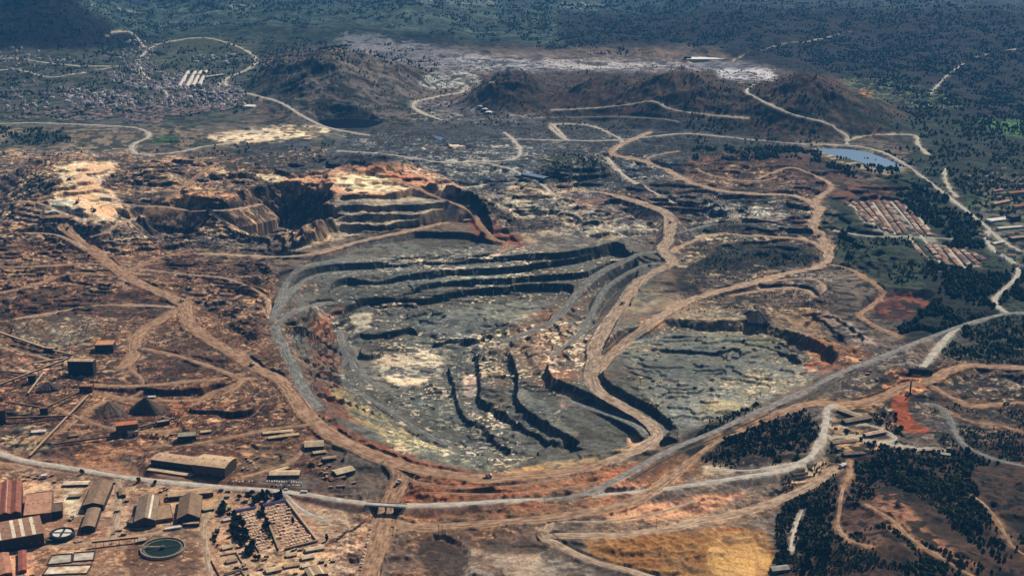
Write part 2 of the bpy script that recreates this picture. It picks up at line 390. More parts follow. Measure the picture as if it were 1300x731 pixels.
# ------------------------------------------------------------------ roads: benches cut or filled into the ground, then a running surface laid on top
ROADS = []; RD = np.full(H.shape, 99, F32); RK = np.zeros(H.shape, np.int8); RMATS = ['haul', 'haul_grey', 'haul_tan', 'haul_red', 'grey', 'pale', 'asphalt', 'pale_asphalt', 'dark_track']
def catmull(P, step):
    P = np.array(P, float); out = []
    n = len(P)
    for i in range(n - 1):
        p0 = P[max(i - 1, 0)]; p1 = P[i]; p2 = P[i + 1]; p3 = P[min(i + 2, n - 1)]
        L = np.linalg.norm(p2 - p1); k = max(1, int(L / step))
        for j in range(k):
            t = j / k
            out.append(.5 * ((2 * p1) + (p2 - p0) * t + (2 * p0 - 5 * p1 + 4 * p2 - p3) * t * t + (3 * p1 - p0 - 3 * p2 + p3) * t ** 3))
    out.append(P[-1]); return np.array(out)
def road(kind, label, px, width, mat, zs=None, win=90, berm=0.0, cs=1.6, fs=.9, lift=.5, rag=.22, embed=True, ribbon=True):
    P = []
    for q in px:
        if zs is not None: P.append((*W(q[0], q[1], zs), zs))
        elif len(q) > 2: P.append((*W(q[0], q[1], q[2]), q[2]))
        else: P.append(G(q[0], q[1]))
    P = catmull(P, 7.0)
    if zs is None:
        z = P[:, 2].copy(); k = max(1, int(win / 7)); pad_ = np.pad(z, k, mode='edge')
        ker = np.hanning(2 * k + 3)[1:-1]; ker /= ker.sum()
        z = np.convolve(pad_, ker, mode='valid')[:len(z)]
        P[:, 2] = z
    hw = width / 2 * (1 + rag * 2 * (np.array([RNG.rand() for _ in P]) * .4 + np.interp(np.arange(len(P)), np.arange(0, len(P) + 12, 6), RNG.rand(len(np.arange(0, len(P) + 12, 6)))) * .6 - .5))
    if embed:
        cb = crop(P[:, :2], 60)
        if cb is not None:
            r0, c0 = cb[0].start, cb[1].start; shp = H[cb].shape
            best = np.full(shp, 1e18, F32); bz = np.zeros(shp, F32); bw = np.zeros(shp, F32)
            for i in range(0, len(P) - 1, 10):
                seg = P[i:i + 11]; hs = hw[i:i + 11]
                c = crop(seg[:, :2], 56)
                if c is None: continue
                l = (slice(c[0].start - r0, c[0].stop - r0), slice(c[1].start - c0, c[1].stop - c0))
                if l[0].start < 0 or l[1].start < 0: continue
                xx, yy = X[c], Y[c]; bb, zz, ww = best[l], bz[l], bw[l]
                if bb.shape != xx.shape: continue
                for j in range(len(seg) - 1):
                    a, b = seg[j], seg[j + 1]; e = b - a; L = e[0] ** 2 + e[1] ** 2 + 1e-9
                    t = np.clip(((xx - F32(a[0])) * F32(e[0]) + (yy - F32(a[1])) * F32(e[1])) / F32(L), 0, 1)
                    dd = (xx - F32(a[0]) - t * F32(e[0])) ** 2 + (yy - F32(a[1]) - t * F32(e[1])) ** 2
                    m = dd < bb
                    np.copyto(bb, dd, where=m); np.copyto(zz, F32(a[2]) + t * F32(e[2]), where=m); np.copyto(ww, F32(hs[j]) + t * F32(hs[j + 1] - hs[j]), where=m)
            d = np.maximum(np.sqrt(best) - bw - 2.2, 0); near = d < 46
            h0 = H[cb]
            h = np.minimum(np.maximum(h0, bz - d * fs), bz + d * cs)
            if berm: h = h + berm * 1.5 * np.clip(1 - np.abs(d - 2.0) / 2.2, 0, 1) * (d > 0)
            H[cb] = np.where(near, h, h0)
            cl_ = d < RD[cb]; RD[cb] = np.where(cl_, d, RD[cb]); RK[cb] = np.where(cl_, RMATS.index(mat), RK[cb])
    if ribbon: ROADS.append((kind, label, P, hw, mat, lift))
    return P
# main haul roads
road('haul_road', 'red brown haul road sweeping from the upper left round the near rim of the pit and up its right wall', [(60, 276), (92, 272), (84, 280), (85, 291), (99, 302), (116, 315), (144, 339), (171, 356), (205, 372), (232, 384), (236, 396), (243, 414), (267, 431), (301, 452), (328, 469), (355, 482), (372, 500), (392, 528), (428, 556), (464, 572), (498, 587), (532, 595), (567, 602), (618, 606), (669, 604), (720, 599), (772, 586)], 31, 'haul', win=70, berm=1.6)
road('haul_road', 'broad brown haul road climbing from the right rim through the middle of the pit to the plateau', [(772, 586), (800, 576, -8), (820, 566, -14), (834, 554, -20), (828, 541, -26), (814, 530, -27), (798, 520, -27), (780, 509, -27), (762, 498, -27), (753, 486, -26), (751, 472, -24), (756, 458, -20), (755, 446, -17), (758, 436, -14), (770, 414, -10), (780, 400, -8), (792, 384, -6), (800, 370, -4), (814, 355, -2), (830, 346, 0), (848, 337, 2), (854, 331, 2), (848, 325, 3), (841, 316, 4), (848, 306, 5), (851, 290, 7), (850, 276, 9), (842, 268, 10), (820, 260, 11), (796, 252, 12), (770, 246, 12), (744, 242, 12)], 26, 'haul_grey', win=40, berm=1.6)
road('haul_road', 'pale brown haul road descending the far right terraces in a long S bend to the pit', [(824, 168), (806, 176), (788, 184), (777, 192), (782, 198), (800, 201), (816, 204), (834, 211), (850, 218), (870, 228), (900, 239), (930, 244), (964, 246), (1000, 248), (1020, 252), (1034, 260), (1040, 267), (1036, 276), (1032, 286), (1040, 297), (1049, 310), (1053, 322), (1050, 332), (1038, 339), (1010, 345), (980, 352), (950, 360), (920, 368), (894, 375), (860, 388), (840, 400), (820, 414), (800, 430, -12), (784, 444, -16), (770, 457, -20), (758, 474, -24)], 22, 'haul_tan', win=60, berm=1.3)
road('haul_road', 'brown haul road running beside the paved road below the pit', [(502, 664), (533, 669), (601, 666), (652, 661), (703, 656), (755, 649), (789, 640), (823, 627), (850, 608), (870, 588), (890, 570), (911, 556), (956, 537), (997, 521), (1024, 513), (1065, 512), (1099, 510), (1127, 501), (1153, 488), (1173, 486), (1190, 477), (1212, 467), (1233, 464), (1258, 465), (1310, 467)], 23, 'haul_red', win=60, berm=1.2)
road('dirt_road', 'reddish dirt road branching past the excavated bay on the right', [(1173, 486), (1186, 492), (1199, 499), (1216, 509), (1229, 515), (1250, 516), (1275, 512), (1310, 513)], 13, 'haul_red', win=50, berm=.8)
road('dirt_road', 'wide tan dirt road rising rightwards below the pale curving road', [(693, 680), (738, 679), (789, 679), (830, 674), (860, 668), (894, 660), (945, 649), (980, 638), (1014, 624), (1038, 611), (1060, 594)], 17, 'haul_tan', win=60, berm=.8)
road('dirt_road', 'tan dirt road forking down past the ochre tailings', [(690, 676), (697, 684), (721, 698), (755, 713), (806, 726), (850, 740)], 15, 'haul_tan', win=60, berm=1)
road('haul_road', 'grey haul ramp running down the left side of the pit', [(420, 384), (400, 388), (382, 392), (364, 401), (352, 410), (350, 418), (356, 432), (363, 446), (370, 460), (378, 478), (388, 498), (404, 518)], 22, 'grey', win=60, berm=1)
road('haul_road', 'grey bench road along the crest of the uppermost pit step', [(346, 408), (352, 388), (360, 368), (370, 351), (382, 340), (402, 334), (432, 331)], 16, 'grey', win=60, berm=.8)
road('haul_road', 'narrow grey bench road one step below the crest', [(350, 400), (362, 378), (380, 361), (398, 351), (420, 346), (450, 344)], 12, 'grey', win=40, berm=.8)
road('haul_road', 'sandy ramp rising across the upper pit benches to the red junction', [(255, 322), (290, 323), (330, 326), (370, 325), (400, 321), (422, 316), (450, 308), (490, 299), (530, 291), (570, 282), (604, 276)], 17, 'haul_tan', win=60, berm=.8)
road('haul_road', 'red brown track dropping from the top plateau past the red junction', [(500, 228), (525, 236), (552, 248), (580, 258), (598, 268), (606, 278), (614, 290), (626, 302), (640, 309), (643, 315), (632, 320)], 15, 'haul_red', win=40, berm=.6)
road('dirt_road', 'tan dirt road crossing the dark hollow on the right terrace', [(852, 320), (862, 314), (880, 306), (896, 300), (920, 297), (950, 299), (990, 301), (1016, 303), (1036, 310), (1046, 318)], 13, 'haul_tan', win=50, berm=.5)
road('dirt_road', 'red dirt road winding down beside the red pool', [(1054, 336), (1080, 342), (1100, 354), (1119, 368), (1119, 377), (1104, 390), (1092, 399), (1101, 408), (1116, 416), (1142, 427)], 13, 'haul_red', win=40, berm=.8)
road('dirt_road', 'pale orange track climbing to the hilltop right of the S bend', [(1038, 264), (1037, 254), (1046, 246), (1055, 240), (1052, 232), (1040, 226), (1020, 217), (1004, 212), (985, 218), (960, 228)], 14, 'haul_tan', win=40, berm=.4)
road('dirt_road', 'tan bench track with a lower step beneath the S bend', [(980, 357, -6), (1010, 354, -6), (1030, 354, -6), (1042, 359, -6), (1048, 370, -6)], 9, 'haul_tan', win=40)
road('dirt_road', 'tan bench track on the lowest step beneath the S bend', [(925, 376, -13), (965, 369, -13), (1000, 366, -13), (1020, 368, -13), (1034, 376, -13)], 9, 'haul_tan', win=40)
# left side tracks
for lab, px, wd in [
    ('straight dirt track coming in from the left edge', [(-20, 339), (40, 338), (103, 335), (132, 337)], 10),
    ('curved dirt track below the straight one at the left', [(-20, 374), (34, 365), (68, 353), (96, 346), (137, 349)], 10),
    ('sandy track crossing the waste ground at the left', [(24, 404), (68, 397), (120, 389), (171, 387), (222, 390)], 12),
    ('short wide dirt road curling down to the small shed', [(228, 392), (200, 408), (180, 421), (172, 434), (169, 452), (158, 468)], 25),
    ('brown dirt road joining the main haul road from the left', [(181, 442), (222, 451), (260, 463), (300, 477), (325, 482)], 13),
    ('dirt road along the top of the long low bench', [(112, 488), (160, 490), (200, 488), (239, 484), (280, 480), (306, 476)], 13),
    ('dirt road at the foot of the long low bench', [(126, 500), (165, 506), (205, 508), (256, 508), (290, 496), (310, 482)], 12),
    ('dirt road from the loading yard up to the haul road', [(185, 567), (239, 564), (291, 555), (342, 545), (396, 538)], 10),
    ('pale track over the shoulder of the left hand old pit', [(118, 302), (140, 290), (170, 278), (200, 273), (240, 268), (290, 266), (330, 260)], 13),
    ('straight ramp descending between the two old pits and the stepped knoll', [(340, 196), (300, 203), (268, 212), (245, 228), (222, 246), (210, 256)], 13),
    ('track linking the haul road to the bench ramp', [(158, 350), (176, 338), (200, 328), (230, 323), (262, 322)], 9)]:
    road('dirt_road', lab, px, wd, 'haul_tan' if 'pale' in lab or 'sandy' in lab else 'haul', win=50, berm=.5)
for lab, px, wd, mt in [
    ('thin rutted track through the red strip under the pit rim', [(520, 611), (580, 618), (650, 617), (720, 607)], 7, 'haul'),
    ('second rutted track through the red strip just above the paved road', [(540, 625), (620, 627), (690, 623), (760, 612)], 6, 'haul_red'),
    ('short track joining the beside-road haul road to the ochre fork', [(706, 656), (698, 668), (692, 678)], 8, 'haul_tan'),
    ('sandy track across the reddish bank above the ochre tailings', [(880, 636), (830, 652), (760, 662), (706, 660)], 7, 'haul_tan'),
    ('track from the left edge past the ore bin', [(-10, 438), (40, 450), (84, 462)], 7, 'haul_tan'),
    ('track curling round the two ore heaps', [(60, 512), (110, 534), (150, 545), (200, 548), (224, 545)], 7, 'haul_red'),
    ('track running between the ore heaps and the low bench', [(30, 560), (80, 545), (120, 515), (150, 506)], 7, 'haul_red'),
    ('steep track down the end of the low bench', [(166, 470), (180, 482), (176, 500), (150, 508)], 8, 'haul'),
    ('rough track over the rock ledges left of the grey ramp', [(180, 342), (230, 348), (290, 354), (335, 376), (344, 404)], 7, 'haul_tan'),
    ('track from the depot down to the long site office', [(396, 556), (372, 584), (340, 597), (305, 606)], 9, 'haul_red'),
    ('track over the loading pad up to the haul road', [(246, 515), (268, 500), (296, 488), (318, 480)], 10, 'haul_red'),
    ('red track winding down the bare spoil slope at the lower right', [(1098, 640), (1130, 658), (1158, 684), (1196, 708), (1240, 735)], 6, 'haul_red'),
    ('pale lane through the hamlet', [(1056, 556), (1084, 553), (1120, 563), (1160, 568), (1200, 572)], 6, 'pale'),
    ('sandy lane circling the green mound of the hamlet', [(1068, 542), (1088, 538), (1118, 544), (1138, 556), (1120, 563)], 5, 'pale'),
    ('faint track across the excavated ground at the right edge', [(1196, 518), (1230, 534), (1270, 540), (1310, 552)], 7, 'haul_red'),
    ('short sandy lane inside the curve of the pale road', [(900, 594), (940, 597), (980, 594), (1004, 588)], 6, 'pale')]:
    road('dirt_track', lab, px, wd, mt, win=40, berm=.4)
# pit floor ramps
road('dirt_road', 'grey ramp curling down the left wall to the pit floor', [(432, 420), (436, 440), (447, 460), (460, 476), (478, 489), (500, 494)], 14, 'grey', win=40, berm=.6)
road('dirt_road', 'long grey ledge slanting along the near left wall of the pit', [(402, 478), (430, 490), (460, 503), (490, 519), (520, 538), (550, 555), (580, 569)], 9, 'grey', win=60, berm=.4)
road('dirt_road', 'striped grey ramp between the black steps at the right of the pit', [(716, 508), (745, 516, -46), (780, 527, -40), (810, 540, -32), (824, 552, -26)], 20, 'grey', win=30, fs=2.0, cs=2.5)
road('dirt_road', 'grey ramp climbing out of the pit floor to the right', [(636, 434), (690, 415, -57), (712, 398, -48), (728, 378, -40), (744, 360, -32), (764, 345, -24), (790, 332, -12), (815, 322, -2), (840, 318, 3)], 20, 'grey', win=60, fs=1.2, cs=1.2)
road('dirt_road', 'grey track beside the broad haul road inside the pit', [(700, 452, -46), (730, 430, -44), (745, 410, -40), (755, 390, -36), (770, 365, -28), (800, 345, -14), (822, 336, -6), (842, 334, 0)], 12, 'grey', win=60, fs=1.2, cs=1.2)
# far tracks
for lab, px, wd, mt in [
    ('pale clearing track on the forest ridge above the cone', [(120, 8), (150, 12), (170, 16), (200, 15)], 14, 'pale'),
    ('thin forest track behind the tailings basin', [(930, 78), (980, 60), (1030, 52), (1080, 40)], 7, 'pale'),
    ('thin forest track at the upper right', [(1180, 120), (1210, 90), (1250, 70), (1290, 62)], 7, 'pale'),
    ('pale road running back from the town to the forest edge', [(185, 62), (170, 44), (158, 40), (140, 42), (136, 46)], 10, 'pale'),
    ('grey track crossing the spoil ground in front of the pale tan pad', [(430, 192), (470, 194), (520, 200), (560, 206), (600, 205), (640, 204), (656, 200), (660, 190), (652, 178), (640, 168)], 9, 'pale'),
    ('dark embankment line across the spoil ground behind the plateau', [(445, 172), (480, 178), (530, 186), (580, 194), (640, 198)], 10, 'dark_track'),
    ('pale track forking past the blue grey shed', [(600, 205), (640, 212), (668, 224), (690, 236), (700, 246)], 8, 'pale'),
    ('pale track from the plateau to the blue grey shed', [(560, 240), (610, 236), (650, 232), (680, 234)], 8, 'pale'),
    ('faint track along the foot of the brown hills', [(700, 140), (740, 138), (790, 134), (830, 128), (850, 138), (900, 146), (950, 150)], 7, 'pale'),
    ('pale track through the town towards the sports ground', [(176, 80), (184, 96), (205, 112), (214, 122), (222, 134)], 9, 'pale'),
    ('pale road from the left edge to the houses behind the town', [(-20, 72), (20, 74), (60, 80), (100, 84), (150, 84)], 10, 'pale'),
    ('pale loop track at the left edge of the town', [(-10, 92), (20, 88), (50, 96), (70, 98), (110, 92), (140, 86)], 8, 'pale'),
    ('winding pale track beside the highway at the right of the town', [(288, 104), (278, 108), (292, 120), (308, 130), (322, 136)], 8, 'pale'),
    ('grey bench track across the dumps at far left', [(-10, 262), (30, 255), (62, 262), (84, 272)], 9, 'haul_tan'),
    ('track round the foot of the left dumps', [(-10, 300), (40, 296), (80, 300), (110, 318)], 9, 'haul_tan'),
    ('bench track under the stepped knoll', [(128, 262), (150, 258), (180, 262), (210, 262), (240, 268)], 8, 'haul_tan'),
    ('bench track on the right terraces above the green hollow', [(860, 296), (900, 286), (950, 284), (1000, 288), (1030, 290)], 8, 'grey'),
    ('curving track across the red hilltop', [(885, 214), (900, 222), (930, 228), (960, 230), (985, 226)], 7, 'haul_tan'),
    ('white access road looping round the dark valley behind the pit', [(560, 152), (545, 147), (530, 140), (524, 133), (535, 127), (560, 122), (586, 117), (600, 108), (625, 104)], 13, 'pale'),
    ('pale embankment track across the grey tailings', [(640, 152), (690, 150), (730, 149), (790, 148), (850, 152), (862, 156)], 12, 'grey'),
    ('grey track winding behind the green knoll', [(700, 157), (720, 178), (700, 160), (745, 159), (775, 170), (790, 180), (778, 193)], 8, 'pale'),
    ('tan hill track climbing between the brown hills', [(955, 108), (948, 116), (960, 124), (985, 136), (1010, 146), (1050, 156), (1062, 164), (1076, 174), (1074, 184)], 9, 'pale'),
    ('straight light track descending right of the green knoll', [(770, 200), (784, 216), (800, 228), (826, 242), (856, 258)], 8, 'pale'),
    ('thin track curving round the red hilltop', [(834, 211), (822, 202), (838, 196), (860, 192)], 8, 'haul_tan'),
    ('light track on the green slope below the housing estate', [(1060, 293), (1085, 297), (1112, 300), (1150, 300), (1190, 302), (1205, 303)], 6, 'pale'),
    ('footpath from the reservoir road into the woods at the right', [(1200, 214), (1200, 226), (1206, 240), (1215, 250)], 6, 'pale'),
    ('pale path zigzagging behind the reservoir', [(1076, 180), (1090, 174), (1120, 171), (1160, 172), (1166, 184), (1178, 196)], 8, 'pale'),
    ('dirt path up the scrubby spoil slope', [(1078, 585), (1080, 600), (1070, 620), (1066, 645), (1064, 670), (1080, 685), (1105, 692)], 6, 'haul_red'),
    ('reddish footpath descending the lower right corner', [(1236, 630), (1252, 642), (1268, 664), (1284, 690), (1310, 712)], 6, 'haul_red'),
    ('grey gully track at the right edge', [(1180, 513), (1196, 518), (1208, 535), (1216, 555), (1232, 570), (1262, 582), (1310, 594)], 10, 'grey'),
    ('narrow path among the trees above the ochre tailings', [(1022, 642), (1016, 655), (1006, 680), (1004, 700)], 4, 'pale')]:
    road('dirt_track', lab, px, wd, mt, win=50)
# paved roads
road('rail_track', 'narrow dark track running just below the diagonal paved road', [(800, 611, 7), (829, 592, 8), (866, 573, 8), (917, 552, 8), (969, 528, 8), (1020, 506, 8), (1071, 480, 8), (1120, 460, 8)], 5, 'dark_track', win=40, fs=.8, rag=.02)
road('paved_road', 'grey paved road crossing the foreground from the left edge and curving up to the right', [(-60, 556, 2), (0, 575, 2), (34, 585, 2), (85, 593, 2), (137, 602, 2), (188, 609, 2), (239, 614, 2), (291, 619, 3), (342, 622, 4), (393, 628, 6), (430, 634, 8), (481, 640, 8), (533, 641, 8), (584, 639, 8), (635, 636, 7), (686, 634, 7), (738, 630, 6), (796, 626, 5), (830, 622, 5), (860, 618, 5), (894, 613, 5), (945, 605, 5), (997, 596, 6), (1024, 583, 7), (1038, 567, 7), (1046, 549, 7), (1049, 532, 7), (1050, 520, 7), (1058, 513, 7)], 12, 'pale_asphalt', win=30, fs=.8, rag=.02)
road('haul_road', 'rutted brown haul road passing under the road bridge', [(500, 588), (511, 601), (505, 618), (497, 633, -3), (493, 645, -5), (488, 660, -5), (480, 690, -2), (470, 720), (462, 750)], 28, 'haul', win=30, berm=1, cs=1.1)
road('paved_road', 'dark paved road climbing diagonally to the junction at the right edge', [(690, 634, 7), (724, 631, 8), (755, 622, 9), (789, 605, 10), (823, 586, 10), (860, 567, 10), (911, 546, 10), (963, 522, 10), (1014, 500, 10), (1065, 474, 10), (1116, 454, 10), (1168, 433, 10), (1219, 414, 10), (1253, 404, 9), (1278, 398, 8), (1310, 397, 8)], 12, 'asphalt', win=40, fs=.8, rag=.02)
road('paved_road', 'pale paved road winding from the reservoir dam down to the right hand junction', [(640, 176), (700, 178), (780, 178), (860, 170), (900, 172), (960, 178), (1020, 183), (1060, 184, 4), (1090, 186, 4), (1120, 193, 4), (1145, 206, 4), (1170, 224), (1195, 243), (1220, 262), (1245, 282), (1256, 292), (1252, 302), (1262, 318), (1280, 328), (1292, 340), (1290, 352), (1276, 366), (1264, 378), (1266, 388), (1280, 398, 8)], 11, 'pale_asphalt', win=60, rag=.02)
road('paved_road', 'paved road skirting the hospital blocks at the right edge', [(1254, 290), (1270, 304), (1290, 316), (1320, 330)], 9, 'pale_asphalt', win=40, rag=.02)
road('paved_road', 'winding highway passing behind the town and down to the black pond', [(182, 105), (176, 80), (190, 62), (210, 54), (255, 48), (290, 55), (315, 66), (325, 76), (318, 86), (296, 96), (285, 104), (296, 114), (320, 120), (355, 130), (385, 148), (410, 160), (440, 167), (470, 172)], 13, 'pale_asphalt', win=60, rag=.02)
road('paved_road', 'grey road skirting the near side of the town', [(-20, 158), (40, 156), (100, 158), (160, 161), (184, 166), (188, 174), (172, 182), (168, 190), (180, 196), (220, 194), (260, 186), (300, 181)], 12, 'pale_asphalt', win=60, rag=.02)
road('paved_road', 'sloping grey ramp road leaving the diagonal road beside the cut', [(1216, 416, 9), (1206, 424, 9), (1192, 440, 8), (1178, 458, 7), (1172, 466, 7)], 13, 'pale_asphalt', win=30, fs=1.0, rag=.02)
road('service_road', 'curving service road round the thickener yard', [(290, 622), (275, 640), (262, 655), (258, 672), (262, 695), (268, 740)], 9, 'haul_tan', win=40)
road('service_road', 'dusty lane between the brown sheds', [(150, 608), (150, 640), (146, 670), (142, 690)], 12, 'haul_tan', win=40)
road('service_road', 'dusty lane in front of the brown sheds', [(30, 690), (100, 690), (150, 684), (200, 676), (262, 664)], 8, 'haul_tan', win=40)
road('service_road', 'grey slip road leaving the paved road by the walled graveyard', [(362, 626), (374, 640), (392, 652), (412, 658)], 7, 'pale_asphalt', win=30)
# ------------------------------------------------------------------ ground colours: soils, rocks, waste and vegetation (surface colours, plus shade painted into steep faces)
U, V = PX(X, Y, H)
def lin(hx, k=1.0):
    o = []
    for i in (0, 2, 4):
        c = int(hx[i:i + 2], 16) / 255
        o.append((c / 12.92 if c <= .04045 else ((c + .055) / 1.055) ** 2.4) * k)
    return np.array(o, F32)
KA = .95
n60 = fbm(X / 75 + WXn * .3, Y / 62, 4, 70); n15 = fbm(X / 19, Y / 16, 3, 71); n200 = fbm(X / 260, Y / 220, 3, 72); n5 = vnoise(X / 6, Y / 5.2, 73)
AL = np.empty((R, NC, 3), F32)
AL[:] = lin('6b5d50', KA)
def mixin(s, m, col):
    AL[s] = AL[s] * (1 - m[..., None]) + col * m[..., None]
def paint(pts, hx, soft=5, warp=7, k=1.0, tex=.0, hx2=None):
    s, m = pmask(pts, soft, warp)
    if s is None: return
    if tex: m = m * np.clip(.5 + (n60[s] - .5) * 6 * tex + (n15[s] - .5) * 5 * tex + (1 - tex) * .5, 0, 1)
    c = lin(hx, KA)
    if hx2 is not None:
        t = sst(.38, .62, n60[s] * .55 + n15[s] * .45)[..., None]
        c = c * (1 - t) + lin(hx2, KA) * t
    mixin(s, m * k, c)
# broad zones, far to near
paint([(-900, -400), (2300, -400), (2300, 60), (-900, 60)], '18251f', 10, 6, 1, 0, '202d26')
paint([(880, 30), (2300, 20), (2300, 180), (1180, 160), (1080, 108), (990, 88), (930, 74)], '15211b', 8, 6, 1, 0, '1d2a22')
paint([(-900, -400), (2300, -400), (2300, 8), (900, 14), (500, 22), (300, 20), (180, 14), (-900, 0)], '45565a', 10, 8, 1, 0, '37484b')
paint([(180, 6), (330, 2), (330, 12), (220, 20)], '7a8378', 4, 6, .8, .7); paint([(520, -6), (640, -4), (640, 10), (540, 8)], '6a756c', 4, 6, .7, .8); paint([(690, 2), (780, 4), (760, 14), (700, 10)], '6a756c', 4, 6, .7, .8)
paint([(-200, 60), (-60, 30), (20, 0), (58, -24), (95, 0), (150, 40), (190, 66), (100, 74), (-200, 78)], '0c1512', 4, 4, 1, 0, '111b17')
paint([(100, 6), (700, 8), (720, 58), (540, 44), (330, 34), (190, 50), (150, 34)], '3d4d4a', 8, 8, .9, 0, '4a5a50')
paint([(180, 44), (330, 30), (540, 40), (430, 60), (330, 66), (250, 50)], '2e3d31', 6, 6, .9, .0, '3c4838')
paint([(-200, 66), (190, 60), (330, 50), (340, 100), (300, 160), (-200, 165)], '5f5b4f', 6, 6, 1, 0, '474c3e')
paint([(180, 50), (310, 46), (330, 80), (250, 100), (190, 92)], '5d6049', 6, 6, .9, 0, '4a503c')
paint([(330, 60), (520, 60), (560, 150), (340, 160)], '72665a', 6, 6, 1, 0, '4a4740')
paint([(430, 36), (560, 60), (680, 78), (700, 90), (560, 96), (520, 80), (430, 60)], '98989a', 5, 8, .9, .5, '66656a')
paint([(530, 98), (580, 90), (632, 90), (610, 112), (540, 116)], 'a3a39c', 4, 5, .9, .4)
paint([(560, 70), (900, 80), (960, 90), (880, 110), (640, 100)], '56565a', 6, 8, .85, .3, '8f8e90')
paint([(600, 92), (720, 92), (960, 88), (1060, 95), (1180, 150), (1150, 178), (880, 172), (640, 145)], '68503c', 6, 6, 1, 0, '433a30')
paint([(905, 88), (950, 84), (990, 92), (975, 104), (920, 102)], 'b4b4b6', 3, 5, .95, .4); paint([(870, 80), (930, 78), (1000, 88), (900, 88)], '6a6a70', 4, 4, .9, .2)
paint([(520, 120), (640, 140), (700, 150), (640, 170), (520, 165)], '55565a', 5, 6, .8, .4, '7b7b7b')
paint([(300, 160), (900, 150), (1000, 186), (780, 240), (440, 240), (300, 205)], '595855', 8, 8, 1, 0, '3e3f3f')
paint([(440, 180), (760, 180), (760, 235), (560, 240), (460, 200)], '72736f', 8, 9, .6, .9)
paint([(880, 176), (1040, 186), (1040, 206), (880, 206)], '3f4638', 5, 6, .9, .3)
paint([(-50, 162), (200, 160), (430, 160), (440, 176), (300, 186), (100, 195), (-50, 185)], '94836a', 6, 8, .8, .7, '6c6455')
paint([(260, 170), (400, 158), (426, 166), (380, 176), (280, 184)], 'e8cba6', 4, 6, .95, .1)
paint([(30, 168), (85, 165), (88, 184), (0, 186)], '3c4238', 4, 4, .9)
paint([(196, 174), (228, 170), (226, 182), (192, 184)], '3f5a35', 3, 2, .9)
# right: woods, scrub, meadows
paint([(1060, 100), (1130, 98), (1230, 130), (1220, 140), (1130, 135), (1080, 112)], '87885f', 4, 5, .9, .6, '5f6f4a')
paint([(1085, 114), (1110, 116), (1100, 124)], 'a06a3c', 3, 3, .9)
paint([(1100, 150), (2300, 130), (2300, 440), (1180, 420), (1160, 330), (1060, 330), (1050, 250), (1160, 215), (1150, 175)], '434d37', 8, 8, 1, 0, '333d2e')
paint([(1230, 148), (1320, 156), (1320, 178), (1260, 168)], '4f7a3c', 4, 3, .9)
paint([(1225, 245), (1265, 248), (1275, 275), (1230, 268)], '3f5a36', 4, 3, .9)
paint([(1072, 254), (1140, 254), (1184, 296), (1190, 310), (1150, 304), (1108, 298)], '9c8f80', 3, 4, .85, .2, '7d7366')
paint([(1156, 308), (1230, 312), (1256, 336), (1222, 344), (1196, 344)], '9c8f80', 3, 4, .85, .2, '7d7366')
paint([(1240, 222), (1310, 216), (1310, 330), (1262, 326), (1240, 280)], '7d7362', 5, 6, .8, .3, '5d604a')
paint([(1030, 186), (1095, 186), (1130, 198), (1154, 212), (1138, 222), (1110, 220), (1080, 209), (1040, 200)], '8a7f68', 2, 3, .9, .1)
paint([(1060, 300), (1190, 305), (1190, 370), (1120, 366), (1060, 330)], '454f38', 6, 6, 1, 0, '364030')
paint([(990, 190), (1060, 205), (1080, 225), (1130, 240), (1080, 260), (1050, 250), (900, 240), (860, 215), (880, 195)], '6d4f3c', 6, 8, 1, 0, '574334')
paint([(1080, 235), (1150, 236), (1140, 256), (1060, 256)], '7b4433', 5, 6, .8, .4)
paint([(880, 245), (1030, 252), (1030, 300), (880, 300)], '57534a', 8, 8, .9, .3, '74706a')
paint([(890, 256), (960, 262), (1000, 275), (980, 282), (900, 272)], 'a3a091', 4, 6, .8, .3)
paint([(895, 305), (1030, 312), (1040, 335), (900, 345), (860, 330)], '3d4232', 6, 6, 1, 0, '574638')
paint([(860, 340), (900, 345), (900, 366), (840, 372)], '5c4d3e', 6, 6, .9)
# left middle
paint([(-60, 300), (230, 310), (345, 340), (410, 520), (430, 560), (300, 580), (-60, 560)], '87684f', 10, 9, 1, 0, '654c3b')
paint([(-60, 195), (100, 205), (110, 300), (-60, 320)], '625549', 8, 8, 1, 0, '7a6655')
paint([(140, 200), (330, 205), (420, 240), (300, 300), (150, 290)], '5f5145', 6, 8, 1, 0, '8a735c')
paint([(20, 405), (118, 395), (130, 430), (60, 448), (10, 430)], '857a66', 6, 6, .9, .3, '6b6353')
paint([(75, 206), (150, 205), (150, 212), (130, 225), (125, 240), (150, 245), (160, 262), (140, 285), (60, 275), (60, 255), (80, 235)], 'f2d6b2', 3, 5, .97, .05, 'dbb78f')
paint([(170, 196), (200, 194), (255, 205), (300, 214), (280, 224), (240, 212)], 'c49c78', 3, 5, .8, .4)
paint([(300, 220), (350, 222), (420, 232), (420, 238), (350, 232)], 'f0d0a4', 2, 4, .95, .1)
paint([(230, 240), (320, 248), (310, 256), (240, 262), (225, 252)], 'b98762', 3, 4, .9, .2)
paint([(240, 265), (262, 268), (262, 292), (244, 290)], 'b88c6d', 3, 3, .9, .2)
paint([(330, 232), (440, 210), (520, 205), (560, 222), (600, 246), (560, 252), (424, 248)], 'cfa27c', 4, 7, 1, .1, 'a97f60')
paint([(420, 220), (470, 222), (520, 232), (510, 244), (426, 244)], 'ecc7a0', 3, 5, .95, .1)
paint([(480, 220), (540, 222), (560, 236), (520, 234)], 'b06a4c', 3, 5, .8, .4)
paint([(410, 248), (590, 248), (605, 275), (430, 300), (330, 335), (390, 310), (415, 285)], '857b6c', 3, 4, .95, .1, '9f9078')
